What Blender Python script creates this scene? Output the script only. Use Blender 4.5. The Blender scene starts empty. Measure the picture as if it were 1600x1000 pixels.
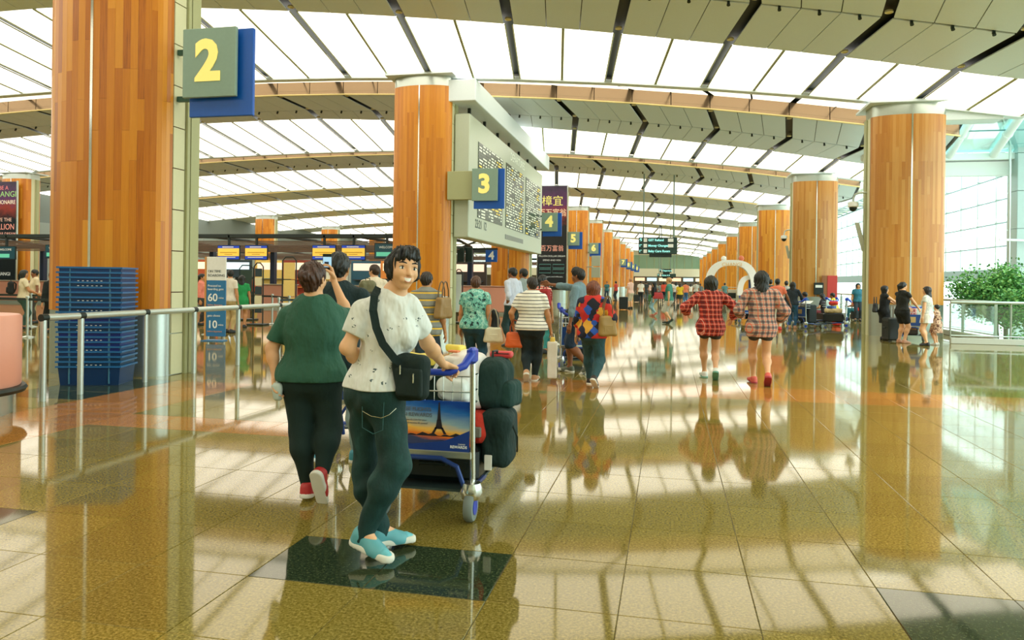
import bpy, math, random
import numpy as np
from mathutils import Vector, Matrix
R = math.radians
random.seed(7)
sc = bpy.context.scene
COL = sc.collection
# ------------------------------------------------------------ camera, sky, exposure
YAW, ROLL, FPX, HOR, EYE = R(12.02), R(0.757), 1157.0, 441.1, 1.5
cd = bpy.data.cameras.new('camera'); cam = bpy.data.objects.new('camera', cd); COL.objects.link(cam)
cd.sensor_width = 36; cd.lens = FPX / 1600 * 36; cd.shift_y = (HOR - 500) / 1600
cd.clip_start = .05; cd.clip_end = 600
cam.matrix_world = Matrix.Translation((0, 0, EYE)) @ Matrix.Rotation(YAW, 4, 'Z') @ Matrix.Rotation(R(90), 4, 'X') @ Matrix.Rotation(ROLL, 4, 'Z')
sc.camera = cam
w = bpy.data.worlds.new('sky'); sc.world = w; w.use_nodes = True
bg = w.node_tree.nodes['Background']; bg.inputs[0].default_value = (.80, 1, .96, 1); bg.inputs[1].default_value = 3.4
vs = sc.view_settings
sc.display_settings.display_device = 'sRGB'
vs.view_transform = 'Standard'; vs.look = 'None'; vs.gamma = 1; vs.use_curve_mapping = False; vs.exposure = 0.0
PANEL = 2.3     # strength of the luminous ceiling panels
sc.cycles.max_bounces = 7; sc.cycles.transparent_max_bounces = 12
sun_d = bpy.data.lights.new('sun', 'SUN'); sun_d.energy = 1.2; sun_d.angle = R(12); sun_d.color = (1, .97, .9)
sun = bpy.data.objects.new('sun', sun_d); COL.objects.link(sun); sun.rotation_euler = (R(28), R(52), 0)

# ------------------------------------------------------------ helpers: photo pixel -> point in the hall
_c, _s, _cr, _sr = math.cos(YAW), math.sin(YAW), math.cos(ROLL), math.sin(ROLL)
def ray(px, py):
    a, b = px - 800, py - HOR
    u = (_cr * a + _sr * b) / FPX; v = -(-_sr * a + _cr * b) / FPX
    return Vector((-_s + u * _c, _c + u * _s, v))
EYEV = Vector((0, 0, EYE))
def at(px, py, z=0):
    r = ray(px, py); return EYEV + r * ((z - EYE) / r.z)
def aty(px, py, y):
    r = ray(px, py); return EYEV + r * (y / r.y)
def atx(px, py, x):
    r = ray(px, py); return EYEV + r * (x / r.x)
def J(px, py, d):
    return EYEV + ray(px, py) * d
def project(p):
    d = -_s * p[0] + _c * p[1]
    if d < .1: return None
    u = FPX * (_c * p[0] + _s * p[1]) / d; v = -FPX * (p[2] - EYE) / d
    return 800 + _cr * u - _sr * v, HOR + _sr * u + _cr * v
def in_view(p, m=60):
    q = project(p); return q is not None and -m < q[0] < 1600 + m and -m < q[1] < 1000 + m

# ------------------------------------------------------------ materials
MATS = {}
def lin(c):
    return tuple(((v / 255) / 12.92 if v / 255 <= .04045 else ((v / 255 + .055) / 1.055) ** 2.4) for v in c)
class NT:
    def __init__(s, name):
        s.m = bpy.data.materials.new(name); s.m.use_nodes = True; s.t = s.m.node_tree; s.b = s.t.nodes['Principled BSDF']
    def n(s, typ, _in=None, **kw):
        nd = s.t.nodes.new(typ)
        for k, v in kw.items(): setattr(nd, k, v)
        for k, v in (_in or {}).items(): s.set(nd, k, v)
        return nd
    def set(s, nd, k, v):
        i = nd.inputs[k]
        if isinstance(v, bpy.types.NodeSocket): s.t.links.new(v, i)
        elif isinstance(v, bpy.types.Node): s.t.links.new(v.outputs[0], i)
        elif isinstance(v, (tuple, list)) and len(v) == 3 and i.type == 'RGBA': i.default_value = (*v, 1)
        else: i.default_value = v
    def ramp(s, fac, stops, interp='LINEAR'):
        r = s.n('ShaderNodeValToRGB', {0: fac}); cr = r.color_ramp; cr.interpolation = interp
        while len(cr.elements) < len(stops): cr.elements.new(.5)
        for e, (p, c) in zip(cr.elements, stops): e.position = p; e.color = (*c, 1)
        return r.outputs[0]
    def math(s, op, a, b=0.0, c=0.0):
        return s.n('ShaderNodeMath', {0: a, 1: b, 2: c}, operation=op).outputs[0]
    def mix(s, fac, a, b):
        nd = s.n('ShaderNodeMix', data_type='RGBA'); s.set(nd, 0, fac); s.set(nd, 6, a); s.set(nd, 7, b); return nd.outputs[2]
    def obj(s): return s.n('ShaderNodeTexCoord').outputs['Object']
    def pos(s): return s.n('ShaderNodeNewGeometry').outputs['Position']
    def xyz(s, v):
        o = s.n('ShaderNodeSeparateXYZ', {0: v}).outputs; return o[0], o[1], o[2]
    def scale(s, v, sx, sy, sz):
        return s.n('ShaderNodeVectorMath', {0: v, 1: (sx, sy, sz)}, operation='MULTIPLY').outputs[0]
    def noise(s, v, sc_=5., det=2., rough=.5):
        return s.n('ShaderNodeTexNoise', {'Vector': v, 'Scale': sc_, 'Detail': det, 'Roughness': rough})
    def base(s, c): s.set(s.b, 'Base Color', c)
    def bump(s, h, strength=.3, dist=.01):
        s.set(s.b, 'Normal', s.n('ShaderNodeBump', {'Height': h, 'Strength': strength, 'Distance': dist}))
    def fin(s, rough=.5, metal=0., **kw):
        s.set(s.b, 'Roughness', rough); s.set(s.b, 'Metallic', metal)
        for k, v in kw.items(): s.set(s.b, k.replace('_', ' '), v)
        MATS[s.m.name] = s.m; return s.m
def M(c, rough=.5, metal=0., emit=0., name=None, grain=.06, ecol=None):
    """plain surface of sRGB colour c with a faint mottling"""
    key = (tuple(c), rough, metal, emit)
    if key in MATS: return MATS[key]
    t = NT(name or 'surface_%d_%d_%d' % tuple(c)); l = lin(c)
    if grain and not emit:
        f = t.noise(t.obj(), 22., 3.).outputs[0]
        t.base(t.mix(f, tuple(v * (1 - grain) for v in l), tuple(min(1, v * (1 + grain)) for v in l)))
    else: t.base(l)
    if emit: t.set(t.b, 'Emission Color', ecol or l); t.set(t.b, 'Emission Strength', emit)
    m = t.fin(rough, metal); MATS[key] = m; return m
def cloth(c, wr=.5):
    key = ('cloth', tuple(c))
    if key in MATS: return MATS[key]
    t = NT('cloth_%d_%d_%d' % tuple(c)); l = lin(c); o = t.obj()
    f = t.noise(t.scale(o, 1, 1, .35), 9., 4.).outputs[0]
    t.base(t.mix(f, tuple(v * .85 for v in l), tuple(min(1, v * 1.15) for v in l)))
    t.bump(t.noise(t.scale(o, 1, 1, .5), 9., 3.).outputs[0], min(1, wr * 1.6), .06)
    m = t.fin(.85); MATS[key] = m; return m
def denim(c):
    key = ('denim', tuple(c))
    if key in MATS: return MATS[key]
    t = NT('denim_%d_%d_%d' % tuple(c)); l = lin(c); o = t.obj()
    f = t.noise(t.scale(o, 1, 1, .4), 8., 5., .6).outputs[0]
    t.base(t.ramp(f, [(.3, tuple(v * .6 for v in l)), (.55, l), (.8, tuple(min(1, v * 2.2 + .02) for v in l))]))
    t.bump(t.noise(t.scale(o, 1, 1, .6), 16., 4.).outputs[0], .6, .02)
    m = t.fin(.8); MATS[key] = m; return m
def stripes(name, c1, c2, period, duty, c3=None):
    t = NT(name); o = t.obj(); x, y, z = t.xyz(o)
    wob = t.math('MULTIPLY', t.noise(o, 3., 1.).outputs[0], .02)
    f = t.math('FRACT', t.math('DIVIDE', t.math('ADD', z, wob), period))
    st = [(0, lin(c1)), (duty, lin(c2))]
    if c3: st = [(0, lin(c1)), (duty, lin(c2)), (duty + (1 - duty) * .55, lin(c3))]
    t.base(t.ramp(f, st, 'CONSTANT')); t.bump(t.noise(o, 14., 3.).outputs[0], .5, .03); return t.fin(.85)
def plaid(name, base, dark, light, period):
    t = NT(name); o = t.obj(); x, y, z = t.xyz(o)
    h = t.math('ADD', x, t.math('MULTIPLY', y, .8))
    def band(v, p, lo, hi, off=0.):
        f = t.math('FRACT', t.math('ADD', t.math('DIVIDE', v, p), off))
        return t.math('MULTIPLY', t.math('GREATER_THAN', f, lo), t.math('LESS_THAN', f, hi))
    c = t.mix(t.math('MULTIPLY', band(h, period, .1, .5), .62), lin(base), lin(dark))
    c = t.mix(t.math('MULTIPLY', band(z, period, .1, .5), .62), c, lin(dark))
    c = t.mix(t.math('MULTIPLY', band(h, period, .74, .84), .75), c, lin(light))
    c = t.mix(t.math('MULTIPLY', band(z, period, .74, .84), .75), c, lin(light))
    t.base(c); t.bump(t.noise(t.scale(o, 1, 1, .4), 11., 3.).outputs[0], .6, .03); return t.fin(.9)
def floral(name, stops, sc_=14., interp='CONSTANT'):
    t = NT(name); o = t.obj()
    t.base(t.ramp(t.noise(o, sc_, 3., .7).outputs[0], [(p, lin(c)) for p, c in stops], interp)); t.bump(t.noise(o, 12., 3.).outputs[0], .5, .03); return t.fin(.85)
def patches(name, cols, sc_):
    t = NT(name); o = t.obj()
    v = t.n('ShaderNodeTexVoronoi', {'Vector': o, 'Scale': sc_}, distance='MANHATTAN')
    r = t.xyz(v.outputs['Color'])[0]
    t.base(t.ramp(r, [(i / len(cols), lin(c)) for i, c in enumerate(cols)], 'CONSTANT')); return t.fin(.8)
def birdprint():
    t = NT('white_cotton_with_small_bird_print'); o = t.obj()
    v = t.n('ShaderNodeTexVoronoi', {'Vector': t.scale(o, 1, 1, 1.7), 'Scale': 11., 'Randomness': .75})
    n2 = t.noise(o, 75., 1.).outputs[0]
    f = t.math('MULTIPLY', t.math('LESS_THAN', v.outputs['Distance'], .2), t.math('GREATER_THAN', n2, .52))
    base = t.mix(t.noise(t.scale(o, 1, 1, .4), 7., 3.).outputs[0], lin((214, 224, 220)), lin((244, 246, 244)))
    t.base(t.mix(f, base, lin((84, 104, 106)))); t.bump(t.noise(t.scale(o, 1.2, .8, .5), 7., 3.).outputs[0], 1., .09); return t.fin(.85)
def granite(name, c1, c2, c3, tile=True):
    t = NT(name); p = t.pos()
    n1 = t.noise(p, 70., 5., .75).outputs[0]
    col = t.ramp(n1, [(.32, lin(c1)), (.5, lin(c2)), (.68, lin(c3))])
    if tile:
        x, y, z = t.xyz(p)
        fx = t.math('FLOOR', t.math('DIVIDE', t.math('ADD', x, .21), .618)); fy = t.math('FLOOR', t.math('DIVIDE', t.math('SUBTRACT', y, 4.0), .618))
        wn = t.n('ShaderNodeTexWhiteNoise', {'Vector': t.n('ShaderNodeCombineXYZ', {0: fx, 1: fy}).outputs[0]}, noise_dimensions='3D')
        k = t.math('ADD', t.math('MULTIPLY', wn.outputs[0], .22), .89)
        col = t.n('ShaderNodeVectorMath', {0: col, 1: t.n('ShaderNodeCombineXYZ', {0: k, 1: k, 2: k}).outputs[0]}, operation='MULTIPLY').outputs[0]
    t.base(col)
    rn = t.noise(p, 1.3, 3.).outputs[0]
    t.set(t.b, 'Specular Tint', (1., .76, .36)); t.set(t.b, 'IOR', 1.55)
    return t.fin(t.math('ADD', t.math('MULTIPLY', rn, .05), .03))
def wood(name, c1, c2, c3):
    t = NT(name); p = t.obj(); oi = t.n('ShaderNodeObjectInfo').outputs['Random']
    x, y, z = t.xyz(p)
    ang = t.math('ARCTAN2', y, x)
    st = t.math('FLOOR', t.math('MULTIPLY', x, 11.))
    wn = t.n('ShaderNodeTexWhiteNoise', {'W': t.math('ADD', st, t.math('MULTIPLY', oi, 57.))}, noise_dimensions='1D').outputs[0]
    seg = t.math('FLOOR', t.math('ADD', t.math('DIVIDE', z, 1.9), t.math('MULTIPLY', wn, 7.)))
    wn2 = t.n('ShaderNodeTexWhiteNoise', {'Vector': t.n('ShaderNodeCombineXYZ', {0: st, 1: seg, 2: oi}).outputs[0]}, noise_dimensions='3D').outputs[0]
    g = t.noise(t.scale(p, 60, 60, 2.2), 1., 4., .6).outputs[0]
    f = t.math('ADD', t.math('MULTIPLY', wn2, .62), t.math('MULTIPLY', g, .38))
    t.base(t.ramp(f, [(.1, lin(c1)), (.45, lin(c2)), (.85, lin(c3))]))
    return t.fin(t.math('ADD', t.math('MULTIPLY', g, .1), .27), Specular_IOR_Level=.5)
def plankwood(name='timber_plank', lo=(128, 70, 14), q=.62, c=((182, 104, 16), (208, 132, 28), (228, 160, 50))):
    t = NT(name); p = t.obj(); oi = t.n('ShaderNodeObjectInfo').outputs['Random']
    g = t.noise(t.scale(p, 55, 55, 2.), 1., 4., .6).outputs[0]
    f = t.math('ADD', t.math('ADD', t.math('MULTIPLY', oi, q), .31 - q * .5), t.math('MULTIPLY', g, .38))
    t.base(t.ramp(f, [(.1, lin(lo)), (.22, lin(c[0])), (.5, lin(c[1])), (.9, lin(c[2]))]))
    return t.fin(t.math('ADD', t.math('MULTIPLY', g, .1), .26))
def glass(name, tint, refl=.12):
    t = NT(name); t.t.nodes.remove(t.b)
    tr = t.n('ShaderNodeBsdfTransparent', {0: tint}); gl = t.n('ShaderNodeBsdfGlossy', {0: (1, 1, 1), 'Roughness': .03})
    lw = t.n('ShaderNodeLayerWeight', {0: .25})
    f = t.math('ADD', t.math('MULTIPLY', lw.outputs['Fresnel'], .6), refl * .3)
    mx = t.n('ShaderNodeMixShader', {0: f, 1: tr.outputs[0], 2: gl.outputs[0]})
    t.t.links.new(mx.outputs[0], t.t.nodes['Material Output'].inputs[0]); MATS[name] = t.m; return t.m
def glow(name, c, e):
    t = NT(name); t.base((0.8, .8, .8)); t.set(t.b, 'Emission Color', c); t.set(t.b, 'Emission Strength', e); return t.fin(.4)
LIGHT = glow('luminous_panel', (1, .95, .82), PANEL)
LIGHT2 = glow('luminous_upper_panel', (1, .92, .72), PANEL * .7)
SOFFIT = M((224, 236, 240), .45, name='soffit_enamel', grain=.03)
FASCIA = M((158, 134, 108), .18, .7, name='fascia_metal', grain=.02)
GOLD = M((232, 214, 150), .35, .2, name='pale_gold_trim')
DARK = M((3, 22, 15), .5, name='dark_void', grain=.1)
BLACK = M((10, 32, 30), .45, name='black_plastic')
STEEL = M((186, 194, 186), .28, .85, name='brushed_steel', grain=.05)
CHROME = M((214, 218, 214), .14, .95, name='chrome', grain=.02)
CREAM = M((214, 214, 176), .5, name='cream_panel', grain=.03)
CREAMD = M((172, 176, 132), .5, name='cream_channel', grain=.03)
WHITE = M((236, 238, 232), .5, name='white_paint', grain=.02)
PINK = M((226, 160, 138), .35, name='pink_laminate', grain=.02)
WOOD = wood('timber_veneer', (188, 104, 18), (210, 130, 30), (228, 158, 52))
PLANK = plankwood(); PLANK2 = plankwood('timber_plank_even', (186, 104, 24), .34); PLANK_DAYLIT = plankwood('timber_plank_daylit', (160, 92, 28), .4, ((172, 106, 36), (194, 134, 58), (212, 162, 92)))  # last one: window daylight on the right columns put into the timber colour
BLUE = M((10, 90, 190), .35, name='sign_blue')
TAUPE = M((138, 166, 152), .45, .1, name='sign_taupe')
YEL = M((250, 232, 132), .5, emit=.35, name='sign_yellow')
GL_CLEAR = glass('clear_glass', (.92, .97, .95))
GL_TEAL = glass('teal_roof_glass', (.55, .86, .85))
GL_GREEN = glass('green_glass', (.62, .84, .70))

# ------------------------------------------------------------ mesh building
class MB:
    def __init__(s): s.v = []; s.f = []; s.smooth = False
    def add(s, vs, fs):
        o = len(s.v); s.v += [tuple(v) for v in vs]; s.f += [tuple(i + o for i in f) for f in fs]; return s
    def box(s, x0, y0, z0, x1, y1, z1, rz=0., at_=None):
        vs = [(x, y, z) for z in (z0, z1) for x, y in ((x0, y0), (x1, y0), (x1, y1), (x0, y1))]
        if rz or at_:
            m = Matrix.Translation(at_ or (0, 0, 0)) @ Matrix.Rotation(rz, 4, 'Z'); vs = [m @ Vector(v) for v in vs]
        return s.add(vs, [(3, 2, 1, 0), (4, 5, 6, 7), (0, 1, 5, 4), (1, 2, 6, 5), (2, 3, 7, 6), (3, 0, 4, 7)])
    def rbox(s, x0, y0, z0, x1, y1, z1, b=.01):
        """box with chamfered vertical and horizontal edges"""
        xs, ys, zs = (x0, x1), (y0, y1), (z0, z1); vs = []; rings = []
        def ring(z, i):
            return [(x0 + i + b, y0 + i, z), (x1 - i - b, y0 + i, z), (x1 - i, y0 + i + b, z), (x1 - i, y1 - i - b, z), (x1 - i - b, y1 - i, z), (x0 + i + b, y1 - i, z), (x0 + i, y1 - i - b, z), (x0 + i, y0 + i + b, z)]
        for z, i in ((z0, b), (z0 + b, 0), (z1 - b, 0), (z1, b)): vs += ring(z, i)
        fs = [tuple(range(7, -1, -1)), tuple(range(24, 32))]
        for k in range(3):
            for i in range(8): fs.append((k * 8 + i, k * 8 + (i + 1) % 8, k * 8 + 8 + (i + 1) % 8, k * 8 + 8 + i))
        return s.add(vs, fs)
    def slab(s, p, th):
        """four corner points, thickened along +z by th"""
        q = [tuple(a) for a in p] + [(a[0], a[1], a[2] + th) for a in p]
        return s.add(q, [(3, 2, 1, 0), (4, 5, 6, 7), (0, 1, 5, 4), (1, 2, 6, 5), (2, 3, 7, 6), (3, 0, 4, 7)])
    def tube(s, pts, r, n=8, closed=False):
        pts = [Vector(p) for p in pts]; N = len(pts); rr = r if isinstance(r, (list, tuple)) else [r] * N
        o = len(s.v); prev = None
        for i, p in enumerate(pts):
            if closed: t = pts[(i + 1) % N] - pts[i - 1]
            else: t = pts[min(i + 1, N - 1)] - pts[max(i - 1, 0)]
            t.normalize()
            a = prev if prev is not None else (Vector((0, 0, 1)) if abs(t.z) < .9 else Vector((1, 0, 0)))
            a = a - t * a.dot(t)
            if a.length < 1e-5: a = t.orthogonal()
            a.normalize(); b = t.cross(a); prev = a
            for k in range(n):
                an = 2 * math.pi * k / n; s.v.append(tuple(p + (a * math.cos(an) + b * math.sin(an)) * rr[i]))
        for i in range(N if closed else N - 1):
            j = (i + 1) % N
            for k in range(n):
                k2 = (k + 1) % n; s.f.append((o + i * n + k, o + i * n + k2, o + j * n + k2, o + j * n + k))
        if not closed:
            s.f.append(tuple(o + k for k in range(n - 1, -1, -1))); s.f.append(tuple(o + (N - 1) * n + k for k in range(n)))
        return s
    def lathe(s, prof, n=24, c=(0, 0, 0), axis='Z'):
        o = len(s.v)
        for r, z in prof:
            for k in range(n):
                a = 2 * math.pi * k / n; x, y = r * math.cos(a), r * math.sin(a)
                v = (x, y, z) if axis == 'Z' else ((z, x, y) if axis == 'X' else (x, z, y))
                s.v.append((v[0] + c[0], v[1] + c[1], v[2] + c[2]))
        for i in range(len(prof) - 1):
            for k in range(n):
                k2 = (k + 1) % n; s.f.append((o + i * n + k, o + i * n + k2, o + (i + 1) * n + k2, o + (i + 1) * n + k))
        s.f.append(tuple(o + k for k in range(n - 1, -1, -1))); s.f.append(tuple(o + (len(prof) - 1) * n + k for k in range(n)))
        return s
    def prism(s, poly, z0, z1, plane='XY'):
        n = len(poly)
        def P(a, b, c): return (a, b, c) if plane == 'XY' else ((a, c, b) if plane == 'XZ' else (c, a, b))
        return s.add([P(a, b, z0) for a, b in poly] + [P(a, b, z1) for a, b in poly], [tuple(range(n - 1, -1, -1)), tuple(range(n, 2 * n))] + [(i, (i + 1) % n, n + (i + 1) % n, n + i) for i in range(n)])
    def mesh(s, name):
        me = bpy.data.meshes.new(name); me.from_pydata(s.v, [], s.f); me.validate(); me.update()
        if s.smooth: me.shade_smooth()
        return me
    def build(s, name, m, parent=None, smooth=None, loc=None, kind=None):
        if smooth is not None: s.smooth = smooth
        me = s.mesh(name); me.materials.append(m)
        o = bpy.data.objects.new(name, me); COL.objects.link(o)
        if parent: o.parent = parent
        if loc: o.location = loc
        if kind: o['kind'] = kind
        if s.smooth: sharp(me)
        return o
def sharp(me, ang=40):
    me.set_sharp_from_angle(angle=R(ang))
def inst(me, name, parent=None, loc=(0, 0, 0), rz=0., kind=None):
    o = bpy.data.objects.new(name, me); COL.objects.link(o); o.location = loc; o.rotation_euler = (0, 0, rz)
    if parent: o.parent = parent
    if kind: o['kind'] = kind
    return o
def thing(name, label, cat, loc=(0, 0, 0), rz=0., group=None):
    o = bpy.data.objects.new(name, None); COL.objects.link(o); o.empty_display_size = .1
    o.location = loc; o.rotation_euler = (0, 0, rz); return tag(o, label, cat, group)
def tag(o, label, cat, group=None, kind=None):
    o['label'] = label; o['category'] = cat
    if group: o['group'] = group
    if kind: o['kind'] = kind
    return o
def struct(name, label=None):
    o = bpy.data.objects.new(name, None); COL.objects.link(o); o['kind'] = 'structure'; o['label'] = label or name; o['category'] = name.split('_')[0]; return o
def as_struct(o, label, cat):
    o['kind'] = 'structure'; o['label'] = label; o['category'] = cat; return o
_tc = {}
def text(body, size, m, parent, loc, rz=0., name='lettering', align='CENTER', depth=.003, rx=90., bold=0., sx=1.):
    key = (body, size, align, depth, bold, sx, m.name)
    if key not in _tc:
        cu = bpy.data.curves.new(name, 'FONT'); cu.body = body; cu.size = size; cu.align_x = align; cu.align_y = 'CENTER'; cu.extrude = depth; cu.offset = bold; cu.resolution_u = 3
        to = bpy.data.objects.new(name, cu); COL.objects.link(to)
        dg = bpy.context.evaluated_depsgraph_get(); me = bpy.data.meshes.new_from_object(to.evaluated_get(dg))
        me.materials.clear(); me.materials.append(m); me.transform(Matrix.Diagonal((sx, 1, 1, 1)))
        bpy.data.objects.remove(to); bpy.data.curves.remove(cu); _tc[key] = me
    o = bpy.data.objects.new(name, _tc[key]); COL.objects.link(o); o.parent = parent; o.location = loc; o.rotation_euler = (R(rx), 0, rz); return o
def copy_tree(o, parent=None):
    c = o.copy(); COL.objects.link(c)
    if parent: c.parent = parent
    for ch in list(o.children): copy_tree(ch, c)
    return c
# ------------------------------------------------------------ the hall: floor
S_, Y0 = 14.79, 10.04
def colY(k): return Y0 + S_ * k
def zl(x): return 8.9 - (.003 if x > -17 else .0015) * (x + 17) ** 2
G_LIGHT = granite('granite_beige', (72, 66, 26), (128, 114, 50), (174, 156, 88))
G_DARK = granite('granite_dark_green', (12, 26, 20), (42, 58, 40), (92, 100, 66))
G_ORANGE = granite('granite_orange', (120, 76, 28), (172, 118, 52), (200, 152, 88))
GROUT = M((84, 76, 44), .6, name='grout')
floor = struct('floor', 'polished speckled granite tile floor of the hall')
TX, TY, TS = -.21, 4.0, .618
def tile_mat(i, j):
    x, y = TX + TS * (i + .5), TY + TS * (j + .5)
    if (i % 5) in (2, 3) and j == -1: return G_DARK
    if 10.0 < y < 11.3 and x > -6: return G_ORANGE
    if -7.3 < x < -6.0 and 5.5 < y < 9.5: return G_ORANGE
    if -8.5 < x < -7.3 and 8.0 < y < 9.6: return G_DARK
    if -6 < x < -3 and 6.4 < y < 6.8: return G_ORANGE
    return G_LIGHT
tiles = []
for i in range(-34, 26):
    for j in range(-9, 24):
        x, y = TX + TS * (i + .5), TY + TS * (j + .5)
        dd = -_s * x + _c * y
        vis = any(in_view((TX + TS * (i + a), TY + TS * (j + b), 0), 10) for a in (0, 1) for b in (0, 1))
        tiles.append((0 if vis else 1, dd, i, j))
tiles.sort()
tmesh = {}
rest = {}
GAP = .0014
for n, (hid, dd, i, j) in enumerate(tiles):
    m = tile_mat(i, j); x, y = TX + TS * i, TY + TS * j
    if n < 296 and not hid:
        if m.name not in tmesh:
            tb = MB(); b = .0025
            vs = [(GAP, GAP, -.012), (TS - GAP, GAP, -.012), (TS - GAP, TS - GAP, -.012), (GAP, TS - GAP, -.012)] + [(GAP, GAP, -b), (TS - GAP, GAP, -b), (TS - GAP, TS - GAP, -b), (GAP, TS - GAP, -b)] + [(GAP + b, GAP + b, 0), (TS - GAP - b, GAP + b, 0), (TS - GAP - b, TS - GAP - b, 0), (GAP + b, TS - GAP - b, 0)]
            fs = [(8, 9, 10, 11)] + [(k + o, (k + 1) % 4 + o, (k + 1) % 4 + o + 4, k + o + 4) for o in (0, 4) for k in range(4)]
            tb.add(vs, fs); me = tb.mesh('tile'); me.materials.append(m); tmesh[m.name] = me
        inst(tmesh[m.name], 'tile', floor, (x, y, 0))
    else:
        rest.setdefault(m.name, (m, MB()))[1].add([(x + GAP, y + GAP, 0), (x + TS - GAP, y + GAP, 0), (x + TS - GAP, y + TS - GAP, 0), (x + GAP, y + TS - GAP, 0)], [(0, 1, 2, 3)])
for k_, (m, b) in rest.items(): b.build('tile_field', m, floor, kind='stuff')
YT = TY + TS * 24; XL, XR = TX - 34 * TS, TX + 26 * TS
MB().box(XL, TY - 9 * TS, -.3, XR, YT, -.004).build('floor_bed', GROUT, floor)
far = MB()
far.box(XL, YT, -.3, 9.0, 170, 0); far.box(-48, -14, -.3, XL, 170, 0); far.box(XL, -14, -.3, XR, TY - 9 * TS, 0); far.box(9.0, YT, -.3, XR, 21.7, 0); far.box(XR, -14, -.3, 30, 21.7, 0)
far.build('floor_slab', G_LIGHT, floor)

# ------------------------------------------------------------ the hall: luminous saw-tooth ceiling
ceiling = struct('ceiling', 'arched ceiling of luminous panels and cream soffit panels')
PROF = {'F': (-9.5, .55, .495), 'S': (-6.4, .43, .96), 'U': (-3.5, .35, .525), 'L': (0, 0, 0), 'B': (.35, .02, -.05), 'T': (5.29, 1.1, .5), 'M': (-1.35, .135, .2)}
def cpt(jj, key, k):
    dy, dz, sh = PROF[key]; x = -2.1 + 3.1 * jj
    # the soffit narrows and the luminous band widens towards the check-in side
    c = max(-18., min(x, 8.)); dU = -3.5 + (.18 if c < 0 else .14) * c; dS = dU - (2.9 + 1.5 * max(c, -16.) / 16 if c < 0 else 2.9); dF = min(-9.5 + .05 * c, dS - 1.2)
    if key == 'U': dy, sh = dU, -.15 * dU
    elif key == 'M': dy, sh = dU * .385, -.15 * dU * .385
    elif key == 'S': dy, sh = dS, -.15 * dS
    elif key == 'F': dy, sh = dF, -.15 * dS + .15 * (dF - dS)
    elif key == 'T': dy, sh = S_ + dF, .5
    x += sh
    return Vector((x, colY(k) + dy, zl(x) + dz))
def lerp(a, b, t): return a + (b - a) * t
J0, J1 = -15, 4
count = {'light_panel': 0, 'upper_light_panel': 0, 'soffit_panel': 0, 'fascia_panel': 0, 'spotlight': 0}
stuff = {}
def piece(kind, quad, th, m, indiv):
    c = sum(quad, Vector()) / 4
    if indiv and count[kind] < 298 and in_view(c, 80):
        count[kind] += 1
        MB().slab([q - c for q in quad], th).build(kind, m, ceiling, loc=c)
    else:
        stuff.setdefault(kind, (m, MB()))[1].slab(quad, th)
bk = MB(); rail = MB(); gold = MB(); lipb = MB()
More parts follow.
